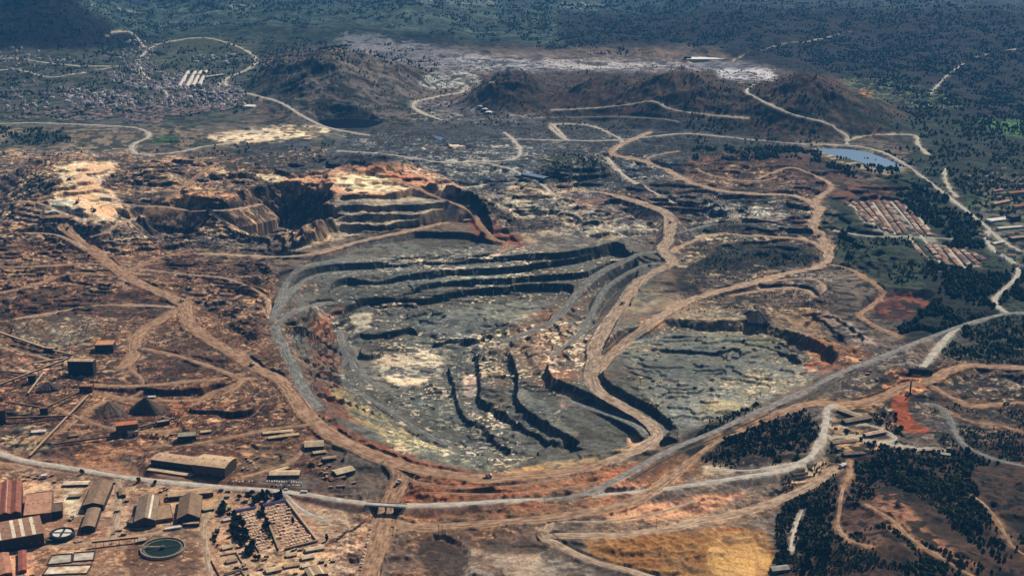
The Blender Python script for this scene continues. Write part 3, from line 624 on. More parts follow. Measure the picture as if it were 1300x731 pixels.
paint([(590, 270), (660, 300), (680, 330), (620, 322), (600, 296)], 'a2583c', 4, 5, .9, .3, '7d4a38')
paint([(610, 250), (720, 250), (790, 270), (800, 312), (700, 322), (660, 300)], '6e6558', 6, 7, .9, .2, '8d8069')
paint([(725, 246), (770, 250), (770, 262), (720, 262)], '8c5a44', 4, 5, .9, .3)
paint([(750, 284), (820, 282), (825, 294), (760, 296)], 'a89d85', 4, 4, .8, .4)
paint([(680, 196), (720, 192), (770, 200), (790, 225), (760, 238), (700, 236)], '3f4735', 5, 6, 1, 0, '52503f')
# the pit
paint([(352, 385), (372, 345), (440, 318), (480, 304), (560, 296), (625, 308), (700, 318), (800, 312), (850, 330), (800, 430), (900, 400), (1000, 425), (1070, 465), (960, 512), (860, 556), (760, 590), (640, 604), (520, 588), (440, 545), (400, 480), (370, 430)], '716d60', 5, 5, 1, 0, '4f4d44')
paint([(420, 395), (440, 390), (400, 420), (420, 470), (450, 520), (480, 545), (430, 540), (398, 480), (385, 420)], '86684c', 6, 7, .9, .4, '7c4534')
paint([(400, 476), (440, 500), (520, 545), (600, 580), (640, 598), (560, 590), (470, 556)], '7c7a62', 5, 6, .9, .3, '8f815f')
paint([(402, 515), (440, 545), (520, 580), (600, 597), (640, 603), (620, 608), (520, 592), (440, 562)], 'a35f3d', 2.5, 4, .9, .2, '83503a')
paint([(640, 596), (760, 578), (820, 558), (830, 566), (760, 588), (650, 603)], 'b08c5a', 2.5, 4, .85, .3)
paint([(640, 400), (760, 370), (860, 390), (800, 470), (700, 500), (660, 470)], '6f6151', 8, 8, .7, .4, '7f5f48')
paint([(820, 370), (1010, 376), (1060, 430), (1080, 460), (960, 425), (860, 415)], '96815f', 6, 8, .9, .3, '6f6456')
paint([(780, 420), (900, 425), (1000, 445), (1050, 470), (960, 515), (860, 550), (800, 480)], '7f7e70', 6, 7, 1, .0, '66655a')
paint([(930, 380), (1010, 372), (1040, 400), (1060, 440), (1000, 410), (940, 400)], '8a6f55', 5, 7, .8, .4)
paint([(1000, 420), (1085, 440), (1110, 455), (1060, 475), (1010, 440)], 'a0714a', 4, 6, .9, .2, '8b5a3c')
paint([(1020, 455), (1060, 460), (1080, 470), (1020, 478)], 'b8684a', 4, 5, .7, .5)
paint([(1030, 395), (1060, 395), (1115, 435), (1110, 440), (1070, 425)], 'cfb39a', 3, 5, .85, .4, '7a6d66')
paint([(1100, 375), (1150, 370), (1185, 385), (1180, 400), (1140, 408), (1108, 405)], '66392f', 3, 4, 1, 0, '7c493a')
paint([(955, 398), (975, 398), (980, 410), (942, 410)], '34332e', 3, 2, .9)
paint([(945, 365), (1015, 365), (1030, 385), (1000, 396), (960, 388)], '5b4438', 4, 5, .9, .2)
paint([(470, 450), (560, 446), (580, 460), (556, 478), (520, 492), (488, 486), (478, 466)], 'a99c86', 3, 6, .75, .95)
paint([(486, 474), (530, 478), (552, 474), (540, 486), (500, 488)], 'd0ba9a', 2, 4, .8, .8)
paint([(448, 398), (470, 396), (476, 404), (466, 420), (446, 420)], 'b3a58c', 2, 4, .9, .3)
paint([(584, 476), (606, 478), (606, 500), (590, 506)], 'a88d7d', 3, 3, .8, .3)
paint([(710, 496), (735, 500), (748, 512), (715, 520), (708, 510)], 'bb9079', 3, 4, .8, .3)
paint([(796, 554), (812, 552), (812, 566), (798, 566)], 'c59c7c', 2, 3, .9, .2)
paint([(680, 456), (720, 450), (730, 480), (690, 480)], '7c5a48', 5, 5, .8, .3)
# foreground
paint([(-80, 560), (440, 630), (500, 640), (480, 760), (-80, 760)], 'a07a5e', 6, 5, 1, 0, '84634c')
paint([(-80, 480), (120, 470), (400, 540), (440, 610), (400, 625), (200, 606), (0, 570)], '7a5540', 8, 7, .9, .2, '5c4234')
paint([(170, 460), (300, 480), (330, 520), (250, 540), (120, 540)], '845a41', 6, 6, .6, .5)
paint([(-20, 620), (30, 610), (60, 700), (-20, 700)], 'a05f48', 8, 3, .5)
paint([(500, 595), (700, 610), (860, 575), (900, 570), (860, 620), (780, 640), (660, 660), (520, 665), (505, 640)], '7f5f45', 5, 6, 1, 0, '80543d')
paint([(520, 612), (700, 618), (690, 630), (520, 634)], '93482f', 3, 5, .75, .4)
paint([(500, 668), (690, 668), (700, 690), (640, 740), (480, 740)], '7d6554', 5, 6, 1, 0, '5b483b')
paint([(560, 700), (690, 690), (760, 720), (740, 760), (560, 760)], '8f8272', 5, 7, .7, .6)
paint([(730, 680), (860, 674), (960, 668), (985, 690), (975, 740), (860, 740), (760, 715)], 'a5753f', 4, 6, 1, .15, '7f5631')
paint([(900, 680), (960, 675), (980, 700), (970, 735), (900, 735)], 'a78a58', 4, 6, .6, .5)
paint([(740, 650), (800, 640), (900, 628), (960, 622), (900, 650), (800, 666)], '85553f', 4, 5, .9, .2, 'ab8062')
paint([(880, 530), (960, 540), (1010, 525), (1040, 545), (1020, 585), (900, 600), (850, 610)], '4a4032', 6, 6, 1, 0, '5b4a3b')
paint([(1040, 510), (1130, 515), (1150, 560), (1060, 580)], '5d4c3c', 5, 5, 1, 0, '8d7355')
paint([(1000, 600), (1080, 575), (1300, 560), (1900, 560), (1900, 780), (990, 780), (985, 690)], '5e4637', 6, 7, 1, 0, '43362b')
paint([(1095, 630), (1140, 620), (1160, 650), (1200, 690), (1260, 725), (1200, 715), (1130, 680)], '9a6a50', 4, 5, .9, .2, '7c5844')
paint([(1060, 650), (1100, 640), (1130, 680), (1110, 700), (1070, 690)], '6b4d3e', 5, 6, .9, .2)
paint([(1130, 500), (1150, 498), (1152, 520), (1160, 535), (1178, 545), (1170, 550), (1146, 546), (1134, 530)], 'a8522f', 2, 3, .97, 0, '93462b')
paint([(1125, 470), (1160, 468), (1190, 490), (1150, 505), (1120, 500)], 'c78257', 4, 5, .8, .3)
paint([(1180, 460), (1900, 460), (1900, 560), (1230, 545), (1180, 520)], '66503f', 6, 7, .9, .2, '4c3f34')
paint([(1200, 478), (1300, 478), (1300, 508), (1240, 508), (1205, 500)], '463e36', 5, 5, .9, .4, '8a7863')
paint([(1195, 425), (1900, 395), (1900, 460), (1240, 460), (1190, 450)], '474a38', 5, 6, .9, .2)
paint([(1160, 330), (1250, 340), (1290, 400), (1200, 420), (1140, 440), (1150, 400), (1190, 390)], '2f3529', 5, 5, .95)
paint([(1255, 540), (1900, 540), (1900, 620), (1300, 600)], '7b5645', 5, 6, .8, .2, '564338')
paint([(80, 700), (115, 698), (116, 712), (56, 716)], 'b5ab98', 2, 2, .8, .4)
# pale rubble patches and stains inside the workings
def spots(poly, hx, thr, k=.85, sc=1.0, seed=0):
    s, m = pmask(poly, 6, 6)
    if s is None: return
    f = fbm(X[s] / (22 * sc) + WXn[s] * .5, Y[s] / (17 * sc), 3, 80 + seed)
    mixin(s, m * sst(thr - .03, thr + .02, f + .09 * (sst(.4, .6, n200[s]) - .62) + .05 * (sst(.42, .58, n60[s]) - .5)) * k, lin(hx, KA))
for sd_, sc_, th_ in ((0, .5, .765), (1, .8, .78), (2, .28, .785)):
    spots([(400, 340), (620, 310), (800, 330), (780, 420), (700, 560), (640, 600), (500, 570), (440, 500), (400, 400)], 'cfbca0', th_ - .012, .85, sc_, sd_)
    spots([(780, 400), (1000, 400), (1060, 470), (960, 515), (860, 550), (790, 480)], 'b3a284', th_ - .005, .75, sc_, sd_ + 3)
    spots([(430, 170), (780, 170), (880, 240), (820, 310), (640, 300), (560, 240)], '9c988e', th_ - .01, .7, sc_, sd_ + 6)
    spots([(-40, 300), (400, 330), (430, 560), (-40, 560)], 'a98768', th_ - .0, .45, sc_, sd_ + 9)
    spots([(-40, 190), (420, 190), (420, 310), (-40, 310)], 'c9a27c', th_ - .03, .7, sc_, sd_ + 12)
    spots([(880, 200), (1060, 230), (1060, 400), (860, 400)], '9d8a6d', th_ - .01, .6, sc_, sd_ + 15)
    spots([(480, 590), (980, 560), (980, 740), (480, 740)], 'b98b66', th_ + .01, .3, sc_, sd_ + 18)
# swaths on the pit floor and pale bare yards
for pts_, hx_, k_ in [
    ([(450, 360), (560, 350), (660, 348), (600, 358), (480, 368)], '7b7f75', .6), ([(540, 395), (700, 378), (690, 400), (600, 425), (520, 420)], '7d8075', .7),
    ([(560, 430), (620, 436), (600, 460), (570, 500), (556, 470)], '4a4f4a', .7), ([(500, 500), (580, 510), (640, 575), (560, 560)], '525850', .7),
    ([(640, 480), (700, 520), (740, 560), (700, 560), (650, 510)], '7e8176', .6), ([(615, 470), (645, 470), (648, 510), (625, 515)], '6d5c4a', .8), ([(620, 432), (700, 428), (690, 470), (640, 470)], '6a5a49', .7), ([(390, 405), (420, 400), (425, 440), (440, 480), (405, 470)], '8c6048', .8),
    ([(440, 430), (470, 440), (480, 480), (520, 500), (480, 500), (450, 470)], '777064', .7), ([(800, 450), (900, 455), (960, 470), (900, 490), (820, 480)], '5a6059', .7),
    ([(860, 520), (940, 500), (960, 512), (880, 540)], '8f8468', .7), ([(880, 420), (960, 428), (1000, 445), (920, 440)], '868468', .7),
    ([(780, 385), (830, 360), (850, 370), (810, 410)], '8a7d63', .6), ([(860, 325), (900, 320), (890, 332), (862, 336)], 'c7b292', .8)]:
    paint(pts_, hx_, 4, 8, k_, .3)
for pts_, hx_, k_ in [
    ([(30, 606), (160, 612), (165, 640), (40, 640)], 'a98767', .8), ([(136, 612), (160, 612), (160, 690), (136, 690)], 'bd9878', .9), ([(200, 630), (300, 628), (290, 660), (262, 690), (200, 690)], 'a58462', .8),
    ([(82, 622), (105, 622), (104, 656), (82, 656)], 'c4b797', .9), ([(160, 684), (255, 678), (262, 735), (160, 740)], '6b4f3d', .9), ([(-20, 700), (50, 695), (40, 740), (-20, 740)], 'c08e6e', .9),
    ([(390, 640), (450, 645), (460, 680), (420, 690), (395, 660)], '9b8468', .8), ([(420, 690), (460, 680), (450, 740), (410, 740)], '75655a', .8), ([(280, 700), (420, 690), (430, 740), (280, 740)], 'a58b6c', .8),
    ([(300, 575), (340, 560), (380, 580), (350, 600), (310, 600)], '685a4a', .8), ([(330, 604), (400, 606), (420, 622), (330, 616)], '6e6960', .8), ([(0, 590), (100, 600), (200, 615), (180, 622), (60, 612), (0, 604)], '5f4d40', .8),
    ([(110, 545), (200, 560), (185, 600), (90, 590)], '9a6d4c', .7), ([(0, 540), (60, 540), (90, 570), (30, 575), (0, 565)], '8a7a63', .8), ([(120, 505), (200, 512), (235, 530), (150, 540)], '825540', .6),
    ([(0, 445), (60, 462), (60, 480), (0, 476)], 'b58c70', .8), ([(255, 300), (345, 335), (330, 372), (260, 345)], '57483b', .7), ([(355, 340), (385, 345), (380, 365), (350, 368)], '3c3a36', .8),
    ([(880, 284), (950, 284), (990, 296), (960, 300), (880, 298)], '33352f', .9), ([(905, 308), (1030, 314), (1040, 330), (980, 338), (900, 335)], '2f3328', .9), ([(1000, 262), (1030, 270), (1024, 300), (1008, 298)], '6c5646', .8),
    ([(860, 296), (900, 296), (960, 298), (1000, 304), (960, 305), (880, 304)], '9c9179', .8), ([(655, 230), (760, 236), (740, 246), (640, 246)], '8f7a62', .8), ([(640, 282), (690, 275), (720, 284), (660, 300)], '4d4640', .8),
    ([(520, 690), (560, 682), (592, 700), (590, 740), (545, 735)], '45392e', .9), ([(600, 690), (690, 685), (700, 700), (620, 705)], '4f4336', .8), ([(1040, 585), (1060, 590), (1010, 615), (990, 612)], 'ab8d70', .9),
    ([(985, 590), (1040, 590), (1030, 612), (985, 612)], '9d8a70', .8), ([(890, 590), (925, 588), (930, 600), (890, 604)], '8f7f68', .8), ([(1060, 545), (1085, 555), (1150, 566), (1170, 575), (1090, 572)], '9a7f62', .8)]:
    paint(pts_, hx_, 3, 5, k_, .25)
YARD = [(-60, 585), (60, 600), (300, 625), (440, 640), (480, 680), (470, 760), (-60, 760)]
WORKS = [(-60, 440), (170, 440), (300, 480), (420, 560), (430, 610), (200, 600), (-60, 560)]
for sd_, sc_, th_ in ((0, .5, .66), (1, .9, .66), (2, .3, .68)):
    spots(YARD, '4f3d30', th_ + .015, .5, sc_, 30 + sd_); spots(YARD, 'c6a585', th_ + .03, .45, sc_, 33 + sd_)
    spots(WORKS, '43332a', th_ + .0, .55, sc_, 36 + sd_); spots(WORKS, 'b08a6a', th_ + .04, .45, sc_, 39 + sd_)
# scrub and bushes dotting the waste ground
def scrub(poly, hx, thr, k=.8, seed=0, sc=1.0):
    s, m = pmask(poly, 10, 8)
    if s is None: return
    f = fbm(X[s] / (16 * sc), Y[s] / (14 * sc), 2, 110 + seed) * .6 + n60[s] * .4
    mixin(s, m * sst(thr, thr + .05, f) * k, lin(hx, KA))
scrub([(-60, 60), (340, 60), (560, 150), (400, 200), (-60, 200)], '2f3b30', .52, .8, 1, 1.6)
scrub([(330, 60), (700, 90), (1180, 120), (1150, 180), (640, 160), (340, 160)], '333529', .54, .75, 2, 1.4)
scrub([(430, 150), (1040, 160), (1060, 250), (440, 250)], '30342e', .56, .7, 3, 1.3)
scrub([(-60, 200), (420, 210), (420, 310), (-60, 320)], '3b3229', .58, .6, 4)
scrub([(-60, 310), (420, 310), (420, 560), (-60, 560)], '4a3d31', .6, .45, 14, 1.6)
scrub([(1040, 90), (1900, 120), (1900, 460), (1060, 420)], '222b20', .5, .8, 5, 1.3)
scrub([(880, 525), (1050, 505), (1195, 440), (1900, 440), (1900, 760), (1000, 760), (985, 640), (940, 600)], '262a1f', .53, .85, 6)
scrub([(860, 240), (1060, 240), (1060, 400), (860, 400)], '2e3327', .55, .8, 7)
# patchwork of different soils and tipped waste
pal = np.stack([lin(h_, KA) for h_ in ('3a332d', '7d6855', '5a4335', '8f7a62', '4d4a45', '6f4d3a', '9c8468', '3f3a35')])
for sd_, sc_, k_ in ((0, 1.3, .8), (7, .5, .35)):
    q_ = fbm(X / (120 * sc_) + .8 * WXn, Y / (95 * sc_) + .8 * WYn, 3, 140 + sd_)
    ix = np.clip(((q_ - .24) / .52 * 16), 0, 15.99); i0 = ix.astype(int)
    fr_ = sst(.75, 1.0, ix - i0)[..., None]
    pc = pal[(i0 * 5) % 8] * (1 - fr_) + pal[((i0 + 1) * 5) % 8] * fr_
    zn = np.zeros_like(H)
    for pl_ in ([(-80, 195), (330, 200), (345, 340), (420, 540), (420, 560), (-80, 575)], [(440, 175), (880, 170), (1060, 215), (1060, 400), (880, 400), (840, 300), (640, 300), (560, 230), (440, 205)], [(1050, 440), (1900, 455), (1900, 600), (1180, 560), (1060, 500)]):
        s_, m_ = pmask(pl_, 14, 10)
        if s_ is not None: zn[s_] = np.maximum(zn[s_], m_)
    rt = (pc / np.array(pal.mean(0), F32)) ** .75
    zn = (zn * k_)[..., None]
    AL = AL * (1 - zn + rt * zn)
q_ = pc = zn = ix = i0 = fr_ = None
paint([(1132, 500), (1150, 498), (1153, 520), (1161, 534), (1180, 545), (1172, 551), (1146, 547), (1133, 530)], 'a4552f', 3, 5, .85, .25, '8c4a30')
paint([(76, 206), (150, 205), (148, 213), (130, 226), (126, 240), (150, 246), (158, 262), (136, 282), (100, 270), (84, 250), (96, 230)], 'dcbd9b', 2.5, 5, .8, .35, 'c09a78')
# dust and spill along every road edge
RHEX = ['84684f', '93806b', '9d8064', '92704f', '6e6c64', 'a79d8b', '77736c', '8f887c', '4a453e']
rc = np.stack([lin(h_, KA) for h_ in RHEX])[RK]
m = np.exp(-np.maximum(RD, 0) / 4.5) * sst(.3, .6, n15 * .6 + n60 * .4) * .7
AL = AL * (1 - m[..., None]) + rc * m[..., None]; rc = None
# grain
g = 1 + (n15 - .5) * .7 + (n5 - .5) * .4 + (n200 - .5) * .5 + (n60 - .5) * .6
AL *= g[..., None]
tint = ((n60 - .5) * .3)[..., None] * np.array([1, .1, -1], F32)
AL *= 1 + tint
# every steep face darkened, whichever way it looks: bare rock plus shade painted in
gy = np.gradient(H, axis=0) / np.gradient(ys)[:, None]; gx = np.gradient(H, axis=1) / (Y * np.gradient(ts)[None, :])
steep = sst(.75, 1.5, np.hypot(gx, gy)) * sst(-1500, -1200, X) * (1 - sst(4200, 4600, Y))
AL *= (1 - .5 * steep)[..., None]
lum = (AL * np.array([.25, .65, .1], F32)).sum(-1)
AL = (AL * 1.04 - .04 * lum[..., None]) * np.minimum((np.maximum(lum, 1e-4) / .15) ** .52, 1.25)[..., None] * .98
AL = np.clip(AL, .008, .75)

# ------------------------------------------------------------------ materials
def newmat(name):
    m = bpy.data.materials.new(name); m.use_nodes = True
    return m, m.node_tree, m.node_tree.nodes['Principled BSDF']
def mat_terrain():
    m, t, b = newmat('ground_soil_and_rock')
    at = t.nodes.new('ShaderNodeAttribute'); at.attribute_name = 'albedo'
    ge = t.nodes.new('ShaderNodeNewGeometry')
    n = t.nodes.new('ShaderNodeTexNoise'); n.inputs['Scale'].default_value = .35; n.inputs['Detail'].default_value = 6
    mr = t.nodes.new('ShaderNodeMapRange'); mr.inputs[1].default_value = .3; mr.inputs[2].default_value = .7; mr.inputs[3].default_value = .6; mr.inputs[4].default_value = 1.4
    mx = t.nodes.new('ShaderNodeMix'); mx.data_type = 'RGBA'; mx.blend_type = 'MULTIPLY'; mx.inputs[0].default_value = 1
    t.links.new(ge.outputs['Position'], n.inputs['Vector']); t.links.new(n.outputs['Fac'], mr.inputs[0])
    t.links.new(at.outputs['Color'], mx.inputs[6]); t.links.new(mr.outputs[0], mx.inputs[7])
    t.links.new(mx.outputs[2], b.inputs['Base Color'])
    b.inputs['Roughness'].default_value = .95; b.inputs['Specular IOR Level'].default_value = .1
    return m
def mat_noise(name, hx, hx2=None, scale=.2, rough=.9, spec=.15, stripe=None, bump=0, metal=0):
    """two-tone weathered surface from object-space noise; optional ribs along one axis"""
    m, t, b = newmat(name)
    tc = t.nodes.new('ShaderNodeTexCoord')
    n = t.nodes.new('ShaderNodeTexNoise'); n.inputs['Scale'].default_value = scale; n.inputs['Detail'].default_value = 5
    cr = t.nodes.new('ShaderNodeValToRGB')
    a = lin(hx); c = lin(hx2) if hx2 else a * .65
    cr.color_ramp.elements[0].position = .35; cr.color_ramp.elements[1].position = .65
    cr.color_ramp.elements[0].color = (*a, 1); cr.color_ramp.elements[1].color = (*c, 1)
    t.links.new(tc.outputs['Object'], n.inputs['Vector']); t.links.new(n.outputs['Fac'], cr.inputs[0])
    out = cr.outputs[0]
    if stripe:
        wv = t.nodes.new('ShaderNodeTexWave'); wv.bands_direction = stripe[0]; wv.inputs['Scale'].default_value = stripe[1]; wv.inputs['Distortion'].default_value = .3
        mr = t.nodes.new('ShaderNodeMapRange'); mr.inputs[3].default_value = stripe[2]; mr.inputs[4].default_value = 1.1
        mx = t.nodes.new('ShaderNodeMix'); mx.data_type = 'RGBA'; mx.blend_type = 'MULTIPLY'; mx.inputs[0].default_value = 1
        t.links.new(tc.outputs['Object'], wv.inputs['Vector']); t.links.new(wv.outputs['Fac'], mr.inputs[0])
        t.links.new(out, mx.inputs[6]); t.links.new(mr.outputs[0], mx.inputs[7]); out = mx.outputs[2]
    t.links.new(out, b.inputs['Base Color'])
    b.inputs['Roughness'].default_value = rough; b.inputs['Specular IOR Level'].default_value = spec; b.inputs['Metallic'].default_value = metal
    return m
def mat_road(name, hx, hx2, lanes=0.0, streak=1.0):
    m, t, b = newmat(name)
    uv = t.nodes.new('ShaderNodeUVMap'); uv.uv_map = 'UVMap'
    mp = t.nodes.new('ShaderNodeMapping'); mp.inputs['Scale'].default_value = (7, .03, 1)
    n = t.nodes.new('ShaderNodeTexNoise'); n.inputs['Scale'].default_value = 1; n.inputs['Detail'].default_value = 4
    n2 = t.nodes.new('ShaderNodeTexNoise'); n2.inputs['Scale'].default_value = .09; n2.inputs['Detail'].default_value = 6
    ge = t.nodes.new('ShaderNodeNewGeometry')
    ad = t.nodes.new('ShaderNodeMix'); ad.data_type = 'FLOAT'; ad.inputs[0].default_value = 1 - .6 * streak
    cr = t.nodes.new('ShaderNodeValToRGB'); cr.color_ramp.elements[0].position = .41; cr.color_ramp.elements[1].position = .6
    cr.color_ramp.elements[0].color = (*lin(hx), 1); cr.color_ramp.elements[1].color = (*lin(hx2), 1)
    t.links.new(uv.outputs[0], mp.inputs[0]); t.links.new(mp.outputs[0], n.inputs['Vector']); t.links.new(ge.outputs['Position'], n2.inputs['Vector'])
    t.links.new(n.outputs['Fac'], ad.inputs[2]); t.links.new(n2.outputs['Fac'], ad.inputs[3]); t.links.new(ad.outputs[0], cr.inputs[0])
    t.links.new(cr.outputs[0], b.inputs['Base Color'])
    b.inputs['Roughness'].default_value = 1; b.inputs['Specular IOR Level'].default_value = 0
    return m
M = {}
M['ground'] = mat_terrain()
M['haul'] = mat_road('haul_road_brown', '70543f', 'a4866c')
M['haul_grey'] = mat_road('haul_road_greybrown', '75614f', 'ab9781')
M['haul_tan'] = mat_road('haul_road_tan', '786351', 'b09a82')
M['haul_red'] = mat_road('haul_road_red', '6c5240', 'a68a70')
M['grey'] = mat_road('haul_road_grey', '54534c', '83817a')
M['pale'] = mat_road('track_pale', '9c9484', 'b5ad9c')
M['asphalt'] = mat_road('asphalt_worn', '66635e', '8a8680', streak=.6)
M['dark_track'] = mat_road('ballast_dark', '38342f', '55504a', streak=.6)
M['pale_asphalt'] = mat_road('asphalt_bleached', '918a7e', 'b5ad9f', streak=.6)

# ------------------------------------------------------------------ mesh builders
def tag(o, label=None, cat=None, group=None, kind=None):
    if label: o['label'] = label
    if cat: o['category'] = cat
    if group: o['group'] = group
    if kind: o['kind'] = kind
    return o
def np_mesh(name, verts, quads, mat, parent=None, smooth=False, tris=None):
    me = bpy.data.meshes.new(name)
    verts = np.ascontiguousarray(verts, F32)
    nq = 0 if quads is None else len(quads); nt_ = 0 if tris is None else len(tris)
    me.vertices.add(len(verts)); me.vertices.foreach_set('co', verts.ravel())
    me.loops.add(nq * 4 + nt_ * 3); me.polygons.add(nq + nt_)
    li = np.concatenate(([np.asarray(quads, np.int32).ravel()] if nq else []) + ([np.asarray(tris, np.int32).ravel()] if nt_ else []))
    me.loops.foreach_set('vertex_index', li.astype(np.int32))
    st = np.concatenate([np.arange(nq) * 4, nq * 4 + np.arange(nt_) * 3]).astype(np.int32)
    me.polygons.foreach_set('loop_start', st)
    if smooth: me.polygons.foreach_set('use_smooth', np.ones(nq + nt_, bool))
    me.update(calc_edges=True)
    me.materials.append(mat)
    o = bpy.data.objects.new(name, me); COL.objects.link(o)
    if parent: o.parent = parent
    return o
def grid_faces(r, c, off=0):
    i = np.arange(r - 1)[:, None] * c + np.arange(c - 1)[None, :] + off
    return np.stack([i, i + 1, i + c + 1, i + c], -1).reshape(-1, 4)
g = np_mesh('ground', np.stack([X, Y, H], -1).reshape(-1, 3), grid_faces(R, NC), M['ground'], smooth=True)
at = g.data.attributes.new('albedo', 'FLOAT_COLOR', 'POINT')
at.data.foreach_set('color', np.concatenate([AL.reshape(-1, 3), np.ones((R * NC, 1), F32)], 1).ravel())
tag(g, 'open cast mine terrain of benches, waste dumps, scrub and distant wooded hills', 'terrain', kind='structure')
for kind, label, P, hw, mk, lift in ROADS:
    n = len(P); T = np.gradient(P[:, :2], axis=0); T /= np.linalg.norm(T, axis=1)[:, None] + 1e-9
    N = np.stack([-T[:, 1], T[:, 0]], 1); K = 5
    a = np.linspace(-1, 1, K)
    vx = P[:, None, 0] + N[:, None, 0] * hw[:, None] * a; vy = P[:, None, 1] + N[:, None, 1] * hw[:, None] * a
    crown = (1 - a * a) * .25 - (np.abs(a) > .99) * .55
    vz = P[:, None, 2] + lift + crown[None, :]
    o = np_mesh(kind, np.stack([vx, vy, np.broadcast_to(vz, vx.shape)], -1).reshape(-1, 3), grid_faces(n, K), M[mk], smooth=True)
    if o.data.polygons[0].normal.z < 0: o.data.flip_normals()
    uvl = o.data.uv_layers.new(name='UVMap')
    L = np.concatenate([[0], np.cumsum(np.linalg.norm(np.diff(P[:, :2], axis=0), axis=1))])
    uvv = np.stack([np.broadcast_to(a * .5 + .5, (n, K)), np.broadcast_to(L[:, None], (n, K))], -1).reshape(-1, 2)
    vi = np.empty(len(o.data.loops), np.int32); o.data.loops.foreach_get('vertex_index', vi)
    uvl.data.foreach_set('uv', uvv[vi].astype(F32).ravel())
    tag(o, label, 'road', kind='structure')

# ------------------------------------------------------------------ water
def mat_water(name, hx, rough=.12, spec=.2):
    m, t, b = newmat(name); b.inputs['Base Color'].default_value = (*lin(hx), 1); b.inputs['Specular IOR Level'].default_value = spec; b.inputs['Roughness'].default_value = rough
    n = t.nodes.new('ShaderNodeTexNoise'); n.inputs['Scale'].default_value = .15; bp = t.nodes.new('ShaderNodeBump'); bp.inputs['Strength'].default_value = .12
    ge = t.nodes.new('ShaderNodeNewGeometry'); t.links.new(ge.outputs['Position'], n.inputs['Vector'])
    t.links.new(n.outputs['Fac'], bp.inputs['Height']); t.links.new(bp.outputs[0], b.inputs['Normal'])
    return m
def sheet(name, pts, z, mat, label, cat='water', kind='structure', grow=0):
    p = smooth_poly([W(u, v, z) for u, v in pts], 2)
    c = p.mean(0); p = c + (p - c) * (1 + grow)
    bm = bmesh.new(); f = bm.faces.new([bm.verts.new((x, y, z)) for x, y in p]); bm.normal_update()
    if f.normal.z < 0: f.normal_flip()
    bmesh.ops.triangulate(bm, faces=bm.faces[:])
    me = bpy.data.meshes.new(name); bm.to_mesh(me); bm.free(); me.materials.append(mat)
    o = bpy.data.objects.new(name, me); COL.objects.link(o); tag(o, label, cat, kind=kind); return o
sheet('reservoir_water', LAKE, -1.5, mat_water('water_blue', '4f6d88', .5, .08), 'blue reservoir held behind the curving dam road', grow=.04)
sheet('pond_water', [(400, 153), (430, 151), (470, 152), (488, 156), (470, 165), (420, 166)], -.5, mat_water('water_black', '07090b', .5, .01), 'black pond at the foot of the dark hill', grow=.05)
sheet('pit_lake', [(336, 303), (346, 293), (372, 289), (383, 297), (377, 308), (350, 311)], -46.5, mat_water('water_dark', '07090b', .3, .02), 'dark pool at the bottom of the old left hand pit', grow=.02)

# ------------------------------------------------------------------ air
hz = bpy.data.meshes.new('haze'); bm = bmesh.new()
bmesh.ops.create_cube(bm, size=1)
for v_ in bm.verts:
    v_.co.x *= 44000; v_.co.y = 11000 + v_.co.y * 28000; v_.co.z = -160 if v_.co.z < 0 else max(1010, float(H.max()) + 20)
bm.to_mesh(hz); bm.free()
hm_ = bpy.data.materials.new('haze_air'); hm_.use_nodes = True; t = hm_.node_tree; t.nodes.clear()
ou = t.nodes.new('ShaderNodeOutputMaterial'); pv = t.nodes.new('ShaderNodeVolumePrincipled')
pv.inputs['Color'].default_value = (.08, .42, .95, 1); pv.inputs['Density'].default_value = 2.4e-5; pv.inputs['Anisotropy'].default_value = 0.0
t.links.new(pv.outputs[0], ou.inputs['Volume'])
hz.materials.append(hm_)
ho = bpy.data.objects.new('haze', hz); COL.objects.link(ho); tag(ho, 'thin blue haze lying over the whole mining valley', 'haze', kind='stuff')
